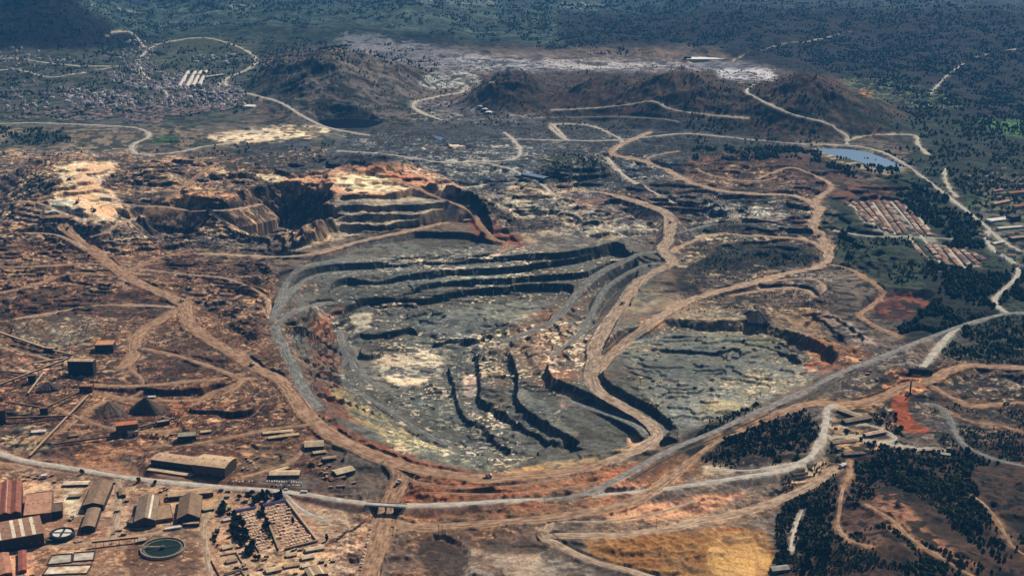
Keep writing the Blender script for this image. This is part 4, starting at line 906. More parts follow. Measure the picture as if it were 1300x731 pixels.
# ------------------------------------------------------------------ object builders
MATC = {}
def MT(hx, hx2=None, scale=.25, **k):
    key = (hx, hx2, scale, tuple(sorted(k.items())))
    if key not in MATC: MATC[key] = mat_noise('weathered_' + hx, hx, hx2, scale, **k)
    return MATC[key]
GLASS = mat_noise('window_glass', '1b242b', '2c363c', .5, rough=.2, spec=.5)
class MB:
    def __init__(s): s.v = []; s.f = []
    def add(s, vs, fs):
        o = len(s.v); s.v += [tuple(map(float, p)) for p in vs]; s.f += [tuple(o + i for i in f) for f in fs]; return s
    def box(s, x0, x1, y0, y1, z0, z1):
        return s.add([(x0, y0, z0), (x1, y0, z0), (x1, y1, z0), (x0, y1, z0), (x0, y0, z1), (x1, y0, z1), (x1, y1, z1), (x0, y1, z1)],
                     [(0, 3, 2, 1), (4, 5, 6, 7), (0, 1, 5, 4), (1, 2, 6, 5), (2, 3, 7, 6), (3, 0, 4, 7)])
    def bar(s, a, b, w, h=None):
        a = Vector(a); b = Vector(b); h = h or w; d = (b - a).normalized()
        sx = d.cross(Vector((0, 0, 1)));
        if sx.length < 1e-3: sx = Vector((1, 0, 0))
        sx.normalize(); sy = sx.cross(d).normalized()
        P = []
        for p in (a, b):
            for i, j in ((-1, -1), (1, -1), (1, 1), (-1, 1)): P.append(p + sx * i * w / 2 + sy * j * h / 2)
        return s.add(P, [(0, 3, 2, 1), (4, 5, 6, 7), (0, 1, 5, 4), (1, 2, 6, 5), (2, 3, 7, 6), (3, 0, 4, 7)])
    def cyl(s, x, y, z0, z1, r0, r1=None, n=20, ry=1.0):
        r1 = r0 if r1 is None else r1
        P = [(x + r0 * math.cos(2 * math.pi * i / n), y + r0 * math.sin(2 * math.pi * i / n) * ry, z0) for i in range(n)] + \
            [(x + r1 * math.cos(2 * math.pi * i / n), y + r1 * math.sin(2 * math.pi * i / n) * ry, z1) for i in range(n)]
        return s.add(P, [tuple(range(n - 1, -1, -1)), tuple(range(n, 2 * n))] + [(i, (i + 1) % n, n + (i + 1) % n, n + i) for i in range(n)])
    def wheel(s, x, y, z, r, wd, n=12):
        P = [(x + r * math.cos(2 * math.pi * i / n), y - wd / 2, z + r * math.sin(2 * math.pi * i / n)) for i in range(n)]
        P += [(p[0], y + wd / 2, p[2]) for p in P]
        return s.add(P, [tuple(range(n)), tuple(range(2 * n - 1, n - 1, -1))] + [(i, n + i, n + (i + 1) % n, (i + 1) % n) for i in range(n)])
    def ring(s, x, y, z0, z1, r0, r1, n=40):
        P = []
        for r, z in ((r1, z0), (r1, z1), (r0, z1), (r0, z0)):
            P += [(x + r * math.cos(2 * math.pi * i / n), y + r * math.sin(2 * math.pi * i / n), z) for i in range(n)]
        F = []
        for k in range(4):
            for i in range(n):
                j = (i + 1) % n; F.append((k * n + i, k * n + j, ((k + 1) % 4) * n + j, ((k + 1) % 4) * n + i))
        return s.add(P, F)
    def build(s, name, mat, parent=None, smooth=False):
        me = bpy.data.meshes.new(name); me.from_pydata(s.v, [], s.f)
        bm = bmesh.new(); bm.from_mesh(me); bmesh.ops.recalc_face_normals(bm, faces=bm.faces[:]); bm.to_mesh(me); bm.free()
        if smooth: me.polygons.foreach_set('use_smooth', [True] * len(me.polygons))
        me.materials.append(mat)
        o = bpy.data.objects.new(name, me); COL.objects.link(o)
        if parent: o.parent = parent
        return o
OCC = []
def thing(name, label, cat, loc, rz=0, group=None):
    o = bpy.data.objects.new(name, None); COL.objects.link(o); o.location = loc; o.rotation_euler = (0, 0, rz)
    o.empty_display_size = 2
    return tag(o, label, cat, group)
def dup(root, loc, rz, label=None, group=None, scale=None):
    r = root.copy(); COL.objects.link(r); r.location = loc; r.rotation_euler = (0, 0, rz)
    if label: r['label'] = label
    if group: r['group'] = group
    if scale: r.scale = scale
    for ch in list(root.children):
        c = ch.copy(); COL.objects.link(c); c.parent = r
        for g_ in list(ch.children):
            d = g_.copy(); COL.objects.link(d); d.parent = c
    return r
def foot(fl, fr):
    a = G(*fl); b = G(*fr)
    z = min(a[2], b[2])
    L = math.hypot(b[0] - a[0], b[1] - a[1]); rz = math.atan2(b[1] - a[1], b[0] - a[0])
    return a[0], a[1], z, L, rz
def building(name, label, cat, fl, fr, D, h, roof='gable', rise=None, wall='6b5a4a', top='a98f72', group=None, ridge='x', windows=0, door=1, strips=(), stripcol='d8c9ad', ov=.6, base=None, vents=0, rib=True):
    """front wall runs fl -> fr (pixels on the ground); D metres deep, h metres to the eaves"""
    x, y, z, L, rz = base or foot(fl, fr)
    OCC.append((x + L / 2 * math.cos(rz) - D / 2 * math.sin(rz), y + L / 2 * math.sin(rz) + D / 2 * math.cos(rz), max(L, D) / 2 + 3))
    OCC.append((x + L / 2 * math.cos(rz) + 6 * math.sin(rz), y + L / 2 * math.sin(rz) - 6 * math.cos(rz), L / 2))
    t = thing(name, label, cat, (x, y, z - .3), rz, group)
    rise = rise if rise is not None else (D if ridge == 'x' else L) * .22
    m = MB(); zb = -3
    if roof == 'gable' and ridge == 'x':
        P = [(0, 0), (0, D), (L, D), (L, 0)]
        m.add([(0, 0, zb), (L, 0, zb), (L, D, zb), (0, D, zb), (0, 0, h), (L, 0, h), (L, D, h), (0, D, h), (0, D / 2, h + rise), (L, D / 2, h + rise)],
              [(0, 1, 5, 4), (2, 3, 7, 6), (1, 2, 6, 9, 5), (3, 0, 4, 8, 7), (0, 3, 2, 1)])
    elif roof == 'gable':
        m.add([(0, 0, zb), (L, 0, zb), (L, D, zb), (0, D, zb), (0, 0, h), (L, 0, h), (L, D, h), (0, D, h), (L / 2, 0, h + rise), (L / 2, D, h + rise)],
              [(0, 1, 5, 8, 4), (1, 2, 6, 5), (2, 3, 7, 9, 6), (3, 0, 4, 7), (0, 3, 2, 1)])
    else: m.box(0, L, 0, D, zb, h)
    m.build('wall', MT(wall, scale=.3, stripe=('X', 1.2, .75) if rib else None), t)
    r = MB(); th = .35
    def slab(a, b, c, d):
        a, b, c, d = map(Vector, (a, b, c, d)); n = Vector((0, 0, th))
        r.add([a, b, c, d, a + n, b + n, c + n, d + n], [(0, 3, 2, 1), (4, 5, 6, 7), (0, 1, 5, 4), (1, 2, 6, 5), (2, 3, 7, 6), (3, 0, 4, 7)])
    e = ov
    if roof == 'gable':
        W2 = (D if ridge == 'x' else L) / 2; s = rise / W2
        if ridge == 'x':
            slab((-e, -e, h - e * s + .02), (L + e, -e, h - e * s + .02), (L + e, D / 2, h + rise + .02), (-e, D / 2, h + rise + .02))
            slab((-e, D / 2, h + rise + .02), (L + e, D / 2, h + rise + .02), (L + e, D + e, h - e * s + .02), (-e, D + e, h - e * s + .02))
        else:
            slab((-e, -e, h - e * s + .02), (L / 2, -e, h + rise + .02), (L / 2, D + e, h + rise + .02), (-e, D + e, h - e * s + .02))
            slab((L / 2, -e, h + rise + .02), (L + e, -e, h - e * s + .02), (L + e, D + e, h - e * s + .02), (L / 2, D + e, h + rise + .02))
        def zr(px, py):
            q = abs((py if ridge == 'x' else px) - W2); return h + rise - q * s + th + .06
    elif roof == 'arch':
        N = 10
        for i in range(N):
            a0, a1 = i / N, (i + 1) / N
            z0 = h + rise * (1 - (2 * a0 - 1) ** 2); z1 = h + rise * (1 - (2 * a1 - 1) ** 2)
            if ridge == 'x': slab((-e, D * a0, z0), (L + e, D * a0, z0), (L + e, D * a1, z1), (-e, D * a1, z1))
            else: slab((L * a0, -e, z0), (L * a1, -e, z1), (L * a1, D + e, z1), (L * a0, D + e, z0))
        zr = lambda px, py: h + rise * (1 - (2 * (py / D if ridge == 'x' else px / L) - 1) ** 2) + th + .05
        for q in (0, D if ridge == 'y' else L):
            g_ = MB()
            pts = [(i / N) for i in range(N + 1)]
            if ridge == 'y': g_.add([(L * p, q, h + rise * (1 - (2 * p - 1) ** 2)) for p in pts] + [(L, q, h - .1), (0, q, h - .1)], [tuple(range(N + 3))])
            else: g_.add([(q, D * p, h + rise * (1 - (2 * p - 1) ** 2)) for p in pts] + [(q, D, h - .1), (q, 0, h - .1)], [tuple(range(N + 3))])
            g_.build('gable_end', MT(wall, scale=.3), t)
    elif roof == 'bays':
        n = max(2, int(round(L / 14))); b = L / n
        for i in range(n):
            slab((i * b, -e, h + .02), (i * b + b / 2, -e, h + rise), (i * b + b / 2, D + e, h + rise), (i * b, D + e, h + .02))
            slab((i * b + b / 2, -e, h + rise), (i * b + b, -e, h + .02), (i * b + b, D + e, h + .02), (i * b + b / 2, D + e, h + rise))
        zr = lambda px, py: h + rise * (1 - abs(2 * ((px / b) % 1) - 1)) + th + .06
        g_ = MB()
        for i in range(n): g_.add([(i * b, .02, h - .1), (i * b + b, .02, h - .1), (i * b + b / 2, .02, h + rise - .05)], [(0, 1, 2)])
        g_.build('gable_end', MT(wall, scale=.3), t)
    else:
        r.box(-e, L + e, -e, D + e, h + .02, h + .5); zr = lambda px, py: h + .58
        p = MB(); 
        for q in ((-e, L + e, -e, -e + .5), (-e, L + e, D + e - .5, D + e), (-e, -e + .5, -e + .52, D + e - .52), (L + e - .5, L + e, -e + .52, D + e - .52)): p.box(*q, h + .52, h + 1.1)
        p.build('parapet', MT(wall, scale=.3), t)
    ro = r.build('roof', MT(top, scale=.12, stripe=('X' if ridge == 'y' or roof != 'gable' else 'Y', .9, .8)), t)
    for (f0, f1) in strips:          # skylight strips laid on the slope, running the depth of the roof
        k = MB(); xa, xb = L * f0, L * f1; nn = 2 if ridge == 'y' or roof in ('flat', 'bays') else 8
        for i in range(nn):
            ya, yb = D * i / nn + .3, D * (i + 1) / nn - (.3 if i == nn - 1 else 0)
            k.add([(xa, ya, zr(xa, ya)), (xb, ya, zr(xb, ya)), (xb, yb, zr(xb, yb)), (xa, yb, zr(xa, yb))], [(0, 1, 2, 3)])
        k.build('skylight_strip', MT(stripcol, scale=.2), ro)
    if door:
        dw = min(6, L * .25); dh = min(5, h * .6); q = L * .5
        MB().box(q - dw / 2, q + dw / 2, -.12, .04, 0, dh).build('door', MT('2e2b28'), t)
    for i in range(windows):
        q = L * (i + .5) / windows
        if door and abs(q - L / 2) < min(6, L * .25) / 2 + 1.2: continue
        f = MB().box(q - .9, q + .9, -.1, .04, h * .35, h * .35 + 1.5).build('window', MT('b5ada0'), t)
        MB().box(q - .7, q + .7, -.16, -.11, h * .35 + .15, h * .35 + 1.35).build('pane', GLASS, f)
    for i in range(vents):
        px_, py_ = L * (i + .5) / vents, D * .5
        MB().cyl(px_, py_, zr(px_, py_) - .6, zr(px_, py_) + 1.3, .8, n=8).build('roof_vent', MT('8a847a'), t)
    return t

# ------------------------------------------------------------------ processing plant, lower left
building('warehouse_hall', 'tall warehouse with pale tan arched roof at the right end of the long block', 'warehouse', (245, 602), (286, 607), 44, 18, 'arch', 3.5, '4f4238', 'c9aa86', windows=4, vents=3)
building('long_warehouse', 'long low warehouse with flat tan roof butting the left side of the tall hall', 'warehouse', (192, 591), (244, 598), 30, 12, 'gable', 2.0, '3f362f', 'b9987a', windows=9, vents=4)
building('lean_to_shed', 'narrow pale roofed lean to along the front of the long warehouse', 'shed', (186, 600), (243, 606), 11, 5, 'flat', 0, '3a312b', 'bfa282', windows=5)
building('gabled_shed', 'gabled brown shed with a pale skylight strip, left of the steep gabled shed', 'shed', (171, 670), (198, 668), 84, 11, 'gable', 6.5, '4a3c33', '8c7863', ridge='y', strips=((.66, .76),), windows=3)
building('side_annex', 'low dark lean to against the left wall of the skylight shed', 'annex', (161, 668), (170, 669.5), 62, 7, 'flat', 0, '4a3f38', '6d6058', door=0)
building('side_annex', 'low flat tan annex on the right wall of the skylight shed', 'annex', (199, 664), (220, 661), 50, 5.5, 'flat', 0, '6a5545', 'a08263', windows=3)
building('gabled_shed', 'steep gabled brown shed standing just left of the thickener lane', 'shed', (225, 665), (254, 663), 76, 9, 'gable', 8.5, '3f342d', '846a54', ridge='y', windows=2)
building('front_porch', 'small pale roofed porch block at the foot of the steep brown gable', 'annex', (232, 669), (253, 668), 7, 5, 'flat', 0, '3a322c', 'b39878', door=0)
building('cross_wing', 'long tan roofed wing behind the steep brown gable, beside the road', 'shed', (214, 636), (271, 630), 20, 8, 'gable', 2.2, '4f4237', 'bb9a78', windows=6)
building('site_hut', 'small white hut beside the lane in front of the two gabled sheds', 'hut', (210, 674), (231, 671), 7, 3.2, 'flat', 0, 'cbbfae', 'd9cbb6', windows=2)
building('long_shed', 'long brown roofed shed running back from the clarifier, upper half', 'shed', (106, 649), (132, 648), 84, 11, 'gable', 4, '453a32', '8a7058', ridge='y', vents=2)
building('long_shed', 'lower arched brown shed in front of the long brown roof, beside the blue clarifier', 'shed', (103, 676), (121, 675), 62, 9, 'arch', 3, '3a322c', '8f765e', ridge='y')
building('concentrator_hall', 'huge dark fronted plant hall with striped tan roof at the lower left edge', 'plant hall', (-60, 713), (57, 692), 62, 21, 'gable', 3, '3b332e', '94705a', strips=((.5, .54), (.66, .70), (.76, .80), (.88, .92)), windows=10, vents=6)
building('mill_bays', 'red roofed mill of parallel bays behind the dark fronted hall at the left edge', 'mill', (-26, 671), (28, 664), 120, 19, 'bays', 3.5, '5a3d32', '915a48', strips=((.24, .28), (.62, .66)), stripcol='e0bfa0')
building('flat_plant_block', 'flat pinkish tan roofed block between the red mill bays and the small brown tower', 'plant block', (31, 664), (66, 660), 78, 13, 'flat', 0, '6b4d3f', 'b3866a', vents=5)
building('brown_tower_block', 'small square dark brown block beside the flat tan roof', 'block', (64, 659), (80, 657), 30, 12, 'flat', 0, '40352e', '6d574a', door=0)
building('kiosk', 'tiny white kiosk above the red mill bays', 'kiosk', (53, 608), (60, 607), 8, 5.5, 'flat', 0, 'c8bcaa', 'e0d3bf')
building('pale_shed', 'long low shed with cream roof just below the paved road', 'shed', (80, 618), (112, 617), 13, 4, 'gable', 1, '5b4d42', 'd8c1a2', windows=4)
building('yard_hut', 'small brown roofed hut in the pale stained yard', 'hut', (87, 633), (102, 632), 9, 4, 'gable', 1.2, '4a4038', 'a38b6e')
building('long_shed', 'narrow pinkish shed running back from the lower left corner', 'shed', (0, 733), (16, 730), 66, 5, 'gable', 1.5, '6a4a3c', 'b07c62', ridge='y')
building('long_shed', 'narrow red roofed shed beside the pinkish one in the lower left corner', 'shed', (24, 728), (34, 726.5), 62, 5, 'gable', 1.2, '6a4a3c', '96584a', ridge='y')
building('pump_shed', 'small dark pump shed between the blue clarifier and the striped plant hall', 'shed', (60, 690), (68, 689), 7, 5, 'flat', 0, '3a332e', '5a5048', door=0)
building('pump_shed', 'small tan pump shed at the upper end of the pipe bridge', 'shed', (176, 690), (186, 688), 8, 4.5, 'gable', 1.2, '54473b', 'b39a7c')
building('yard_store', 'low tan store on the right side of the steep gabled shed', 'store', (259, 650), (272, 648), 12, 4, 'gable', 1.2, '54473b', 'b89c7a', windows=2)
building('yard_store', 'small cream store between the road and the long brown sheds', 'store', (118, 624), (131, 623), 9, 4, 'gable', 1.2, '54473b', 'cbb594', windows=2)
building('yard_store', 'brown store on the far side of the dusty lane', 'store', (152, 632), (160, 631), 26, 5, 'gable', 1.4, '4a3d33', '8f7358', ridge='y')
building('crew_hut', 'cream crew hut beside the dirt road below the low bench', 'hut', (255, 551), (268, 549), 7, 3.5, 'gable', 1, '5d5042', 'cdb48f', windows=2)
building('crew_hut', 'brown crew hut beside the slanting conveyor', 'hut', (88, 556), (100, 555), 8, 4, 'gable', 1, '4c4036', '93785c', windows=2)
# crushers and bins
def transfer(name, label, cat, fl, fr, D, h, wall, top, legs=0, **k):
    t = building(name, label, cat, fl, fr, D, h, 'flat', 0, wall, top, **k)
    return t
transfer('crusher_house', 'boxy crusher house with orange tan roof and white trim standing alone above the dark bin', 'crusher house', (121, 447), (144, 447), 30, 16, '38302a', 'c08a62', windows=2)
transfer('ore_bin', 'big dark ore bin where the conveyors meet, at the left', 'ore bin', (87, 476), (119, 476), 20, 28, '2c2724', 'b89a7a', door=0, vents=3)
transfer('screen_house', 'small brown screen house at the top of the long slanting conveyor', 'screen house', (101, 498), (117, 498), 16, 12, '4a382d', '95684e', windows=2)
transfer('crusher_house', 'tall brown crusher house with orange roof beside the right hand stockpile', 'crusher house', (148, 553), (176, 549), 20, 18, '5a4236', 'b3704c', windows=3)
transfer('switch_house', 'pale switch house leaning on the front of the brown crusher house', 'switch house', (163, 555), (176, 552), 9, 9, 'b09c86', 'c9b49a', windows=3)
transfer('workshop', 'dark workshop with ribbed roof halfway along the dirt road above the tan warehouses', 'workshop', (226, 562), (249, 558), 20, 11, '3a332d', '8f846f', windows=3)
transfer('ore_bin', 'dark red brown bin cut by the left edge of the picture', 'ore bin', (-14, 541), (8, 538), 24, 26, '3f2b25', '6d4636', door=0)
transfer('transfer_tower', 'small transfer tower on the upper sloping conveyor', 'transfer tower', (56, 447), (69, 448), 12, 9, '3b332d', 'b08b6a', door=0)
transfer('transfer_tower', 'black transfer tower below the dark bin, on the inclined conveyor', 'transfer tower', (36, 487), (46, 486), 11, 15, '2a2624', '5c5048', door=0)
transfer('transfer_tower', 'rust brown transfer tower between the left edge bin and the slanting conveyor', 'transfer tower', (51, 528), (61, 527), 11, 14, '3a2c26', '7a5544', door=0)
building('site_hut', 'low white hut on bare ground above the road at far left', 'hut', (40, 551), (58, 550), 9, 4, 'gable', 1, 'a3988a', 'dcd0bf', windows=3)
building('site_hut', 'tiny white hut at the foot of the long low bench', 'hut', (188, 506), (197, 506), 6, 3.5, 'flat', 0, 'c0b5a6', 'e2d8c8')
# offices and depots
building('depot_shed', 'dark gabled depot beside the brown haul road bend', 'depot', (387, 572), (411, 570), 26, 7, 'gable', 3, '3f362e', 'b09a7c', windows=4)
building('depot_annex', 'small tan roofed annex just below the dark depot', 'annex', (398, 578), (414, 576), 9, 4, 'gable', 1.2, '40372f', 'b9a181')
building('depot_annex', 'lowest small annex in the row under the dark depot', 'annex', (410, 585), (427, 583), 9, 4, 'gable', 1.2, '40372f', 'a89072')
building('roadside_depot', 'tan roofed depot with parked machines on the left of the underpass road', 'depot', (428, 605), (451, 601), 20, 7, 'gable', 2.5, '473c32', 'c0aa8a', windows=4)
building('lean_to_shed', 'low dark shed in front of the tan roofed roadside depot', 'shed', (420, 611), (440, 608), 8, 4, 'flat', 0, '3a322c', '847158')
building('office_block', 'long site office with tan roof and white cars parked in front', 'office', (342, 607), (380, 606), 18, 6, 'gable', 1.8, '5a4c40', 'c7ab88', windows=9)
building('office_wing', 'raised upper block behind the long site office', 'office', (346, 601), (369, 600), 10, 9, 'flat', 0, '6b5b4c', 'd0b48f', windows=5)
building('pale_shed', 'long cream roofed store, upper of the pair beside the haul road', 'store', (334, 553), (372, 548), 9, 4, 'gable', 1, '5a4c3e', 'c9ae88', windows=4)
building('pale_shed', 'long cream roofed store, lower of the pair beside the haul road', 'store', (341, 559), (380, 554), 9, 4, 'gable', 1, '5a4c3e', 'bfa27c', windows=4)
# bottom houses below the graveyard
for i, (fl, fr, D, h, top, lab) in enumerate([
    ((384, 712), (399, 709), 10, 3.4, 'cdb695', 'small cream roofed house right under the graveyard front wall'),
    ((389, 702), (412, 698), 9, 4, 'd2bd9d', 'long cream house at the right corner of the graveyard'),
    ((364, 708), (377, 706), 9, 3.2, 'bfa788', 'small tan house below the middle of the graveyard wall'),
    ((339, 729), (358, 725), 12, 4, 'cbb08b', 'pale gabled house at the bottom edge, under the dark trees'),
    ((361, 722), (381, 719), 9, 3.5, 'b49a7a', 'brownish house in the walled yards at the bottom edge'),
    ((384, 722), (394, 720), 8, 3.2, 'd6c7ad', 'whitish little house between the yards at the bottom edge'),
    ((288, 716), (302, 713), 9, 3.2, '9c8468', 'brown roofed house at the left foot of the graveyard trees'),
    ((283, 699), (296, 696), 8, 3.2, 'c6b091', 'tan hut beside the left edge of the graveyard trees'),
    ((284, 663), (293, 661), 7, 3.2, 'd0c0a6', 'cream hut at the upper left of the graveyard trees')]):
    building('small_house', lab, 'house', fl, fr, D, h, 'gable', 1.4, '8d7d6a', top, windows=3, rib=False)
building('striped_shed', 'striped tan and brown shed at the bottom edge, right of the yards', 'shed', (393, 737), (417, 732), 26, 6, 'gable', 3, '5a4a3e', 'a5896a', ridge='y', strips=((.2, .3), (.7, .8)))

# ------------------------------------------------------------------ round tanks, ponds
def thickener():
    x, y, z = G(207, 697); r = 33
    t = thing('thickener_tank', 'large round concrete thickener full of green water on a brown earth mound', 'thickener', (x, y, z - .2))
    MB().ring(0, 0, -1, 4.2, r - 2.2, r).build('tank_wall', MT('8f8270', '6b6256'), t)
    MB().ring(0, 0, -1, 2.4, r - 7, r - 4).build('inner_launder', MT('6e6655', '4c483e'), t)
    MB().cyl(0, 0, -1, 1.6, r - 7.1, n=40).build('water', mat_water('water_green', '1d2a21', .3, .05), t)
    MB().cyl(0, 0, -.5, 6, 3.2, n=16).build('centre_column', MT('4b5a4e'), t)
    b = MB().box(-r, 3, -1.3, 1.3, 4.6, 5.2).build('bridge_walkway', MT('a39278'), t)
    k = MB()
    for q in (-1.25, 1.25):
        k.bar((-r, q, 6.2), (3, q, 6.2), .15)
        for i in range(9): k.bar((-r + i * 4.4, q, 5.2), (-r + i * 4.4, q, 6.2), .12)
    k.build('handrail', MT('6b6256'), b)
    a = MB(); a.bar((0, 0, 2.6), (20, 9, 2.2), .9, .9); a.bar((0, 0, 2.6), (-18, -11, 2.2), .9, .9); a.build('rake_arm', MT('5a5248'), t)
mound_pts = W(203, 700, 0)
thickener()
def clarifier():
    x, y, z = G(78, 684)
    t = thing('clarifier_tank', 'round dark blue clarifier with two white half covers beside the dark plant hall', 'clarifier', (x, y + 6, z))
    MB().ring(0, 0, -1, 8, 17, 18.3).build('tank_wall', MT('2b3440', '1d242c'), t)
    MB().cyl(0, 0, -.5, 6.3, 16.9, n=36).build('water', mat_water('water_slate', '2a3640', .25), t)
    for s in (-1, 1):
        n = 16; P = [(s * 2 + s * 12 * math.sin(math.pi * i / n), 12.5 * math.cos(math.pi * i / n), 7.0) for i in range(n + 1)]
        P += [(p[0], p[1], 7.5) for p in P]
        MB().add(P, [tuple(range(n + 1)), tuple(range(2 * n + 1, n, -1))] + [(i, i + 1, n + 2 + i, n + 1 + i) for i in range(n)]).build('half_cover', MT('cfc8b8', 'b3aa98'), t)
    MB().box(-18, 18, -.9, .9, 8.02, 8.5).build('bridge_walkway', MT('4c5560'), t)
clarifier()
def pond(label, pts, col, col2):
    P = [G(u, v) for u, v in pts]; z = max(p[2] for p in P); cx = sum(p[0] for p in P) / 4; cy = sum(p[1] for p in P) / 4
    t = thing('settling_pond', label, 'settling pond', (cx, cy, z))
    q = [(p[0] - cx, p[1] - cy) for p in P]
    for i in range(4):
        a, b = q[i], q[(i + 1) % 4]; MB().bar((*a, .6), (*b, .6), 1.4, 2.4).build('pond_wall', MT('4c4238', '3a332c'), t)
    s = MB().add([(a * .97, b * .97, .5) for a, b in q], [(0, 1, 2, 3)]).build('sludge', MT(col, col2, .07), t)
pond('left pale sludge pond of the pair by the pipe bridge', [(60, 717), (91, 714), (92, 703), (66, 705)], 'b5ab9a', '87796a')
pond('right pale sludge pond of the pair by the pipe bridge', [(93, 713), (119, 711), (121, 700), (94, 702)], 'c2b7a3', '94867a')
pond('whitish and ochre sludge pond at the bottom edge below the pair', [(54, 730), (110, 728), (117, 717), (62, 719)], 'd8d0bc', 'a07a4c')

# ------------------------------------------------------------------ conveyors, pipe bridge, stockpiles
def conveyor(label, a, b, ha, hb, wd=3.4, col='a48c72', legs=4, cat='conveyor', name='conveyor_gallery'):
    ax, ay, az = G(*a); bx, by, bz = G(*b)
    t = thing(name, label, cat, (ax, ay, az)); d = Vector((bx - ax, by - ay, bz - az))
    p = Vector((0, 0, ha)); q = Vector((d.x, d.y, d.z + hb))
    g_ = MB().bar(p, q, wd, 2.6).build('gallery', MT('4a3f36', '3a322c'), t)
    up = Vector((0, 0, 1.5)); MB().bar(p + up, q + up, wd + .5, .3).build('gallery_roof', MT(col), t)
    for i in range(legs):
        f = (i + .5) / legs; c = p.lerp(q, f); gz = float(height_at(ax + c.x, ay + c.y)) - az
        if c.z - gz < 2.5: continue
        n = Vector((-d.y, d.x, 0)).normalized()
        k = MB(); k.bar(c + n * 1.2, Vector((c.x + n.x * 2.6, c.y + n.y * 2.6, gz - .5)), .6); k.bar(c - n * 1.2, Vector((c.x - n.x * 2.6, c.y - n.y * 2.6, gz - .5)), .6)
        k.bar(c + n * 1.9 - Vector((0, 0, (c.z - gz) * .5)), c - n * 1.9 - Vector((0, 0, (c.z - gz) * .5)), .4)
        k.build('trestle_leg', MT('4f443b'), t)
conveyor('pale roofed conveyor sloping in from the left edge to the upper transfer tower', (-8, 427), (58, 447), 14, 9, col='c2a887')
conveyor('short conveyor continuing from the upper transfer tower down to the ore bin', (68, 449), (92, 452), 7, 3, col='a8927a', legs=2)
conveyor('dark conveyor climbing from the left edge up to the big ore bin', (-6, 493), (87, 466), 4, 18, legs=6)
conveyor('level conveyor entering the big ore bin from the left', (47, 466), (87, 461), 9, 12, legs=3, col='b0977a')
conveyor('long tan conveyor slanting down from the screen house to the paved road', (112, 507), (38, 582), 8, 5, col='b59678', legs=7)
conveyor('short conveyor dropping from below the ore bin to the track', (55, 480), (36, 502), 9, 4, legs=2, col='b8a184')
conveyor('upper thin conveyor between the left edge bin and the rust brown tower', (8, 520), (53, 525), 16, 12, wd=2.4, legs=2, col='7c5e4c')
conveyor('lower thin conveyor from the left edge bin towards the slanting gallery', (9, 536), (92, 530), 8, 4, wd=2.4, legs=4, col='7c5e4c')
conveyor('conveyor from the rust brown tower rising to the screen house', (60, 524), (101, 503), 11, 9, wd=2.4, legs=3, col='86654f')
conveyor('low conveyor linking the brown crusher house to the right hand stockpile feeder', (177, 546), (203, 538), 6, 4, legs=2, col='8c7058')
conveyor('level pipe conveyor along the left edge below the level conveyor', (-6, 474), (38, 478), 6, 6, wd=2.2, legs=3, col='8b7460')
conveyor('dark conveyor beside the road, lower left, leading to the brown crusher house', (68, 566), (148, 556), 3, 5, wd=2.2, legs=5, col='6d5344')
conveyor('slender tan pipe bridge crossing above the settling ponds', (117, 694), (176, 687), 8, 7, wd=2.6, legs=6, col='b5977a', cat='pipe bridge', name='pipe_bridge')
transfer('feeder_house', 'small cluttered feeder house between the stockpile and the dirt road', 'feeder', (200, 541), (216, 538), 9, 7, '3a322c', 'a58c72', door=0)
def stockpile(u, v, rpx, hm, label, col, col2):
    """tipped heap: off-centre crest, slumped skirt, gullies down the flanks"""
    x, y, z = G(u, v); r = rpx * math.hypot(y, CAM_H) / FPX
    n, k = 64, 22; P = []; rs = np.random.RandomState(int(u)); ph = rs.uniform(0, 6, 6); cx, cy = rs.uniform(-.18, .18, 2) * r
    for j in range(k):
        q = j / (k - 1)
        for i in range(n):
            a = 2 * math.pi * i / n
            w_ = 1 + .16 * math.sin(a * 2 + ph[0]) + .1 * math.sin(a * 3 + ph[1]) + .06 * math.sin(a * 7 + ph[2]) + .035 * math.sin(a * 17 + ph[3])
            rr = r * (1 - q) * w_
            pr = (1 - (1 - q) ** 1.25) * .92 if q < .9 else .92 + (q - .9) * .5
            gl = 1 - .09 * (1 - q) * (math.sin(a * 11 + ph[4] + q * 2) + .6 * math.sin(a * 23 + ph[5]))
            P.append((rr * math.cos(a) + cx * q, rr * math.sin(a) + cy * q, hm * q ** .88 * pr ** .1 * gl + rs.uniform(-.5, .5) * (.3 + 1 - q) - 2 * (j == 0)))
    P.append((cx, cy, hm)); F = []
    for j in range(k - 1):
        for i in range(n): F.append((j * n + i, j * n + (i + 1) % n, (j + 1) * n + (i + 1) % n, (j + 1) * n + i))
    for i in range(n): F.append(((k - 1) * n + i, (k - 1) * n + (i + 1) % n, k * n))
    m = MB(); m.add(P, F); o = m.build('ore_stockpile', MT(col, col2, .3), smooth=True); o.location = (x, y, z)
    tag(o, label, 'stockpile')
stockpile(141, 523, 20, 21, 'dark ore heap, left one of the pair under the low bench', '63503f', '3f352e')
stockpile(187, 520, 21, 27, 'steep dark ore heap beside the feeder house', '54453a', '352d28')
stockpile(62, 492, 14, 12, 'low dark ore heap under the short conveyor', '4b3e36', '352d29')
stockpile(960, 406, 16, 22, 'black dome shaped heap alone on the right hand bench', '2e2c29', '232220')

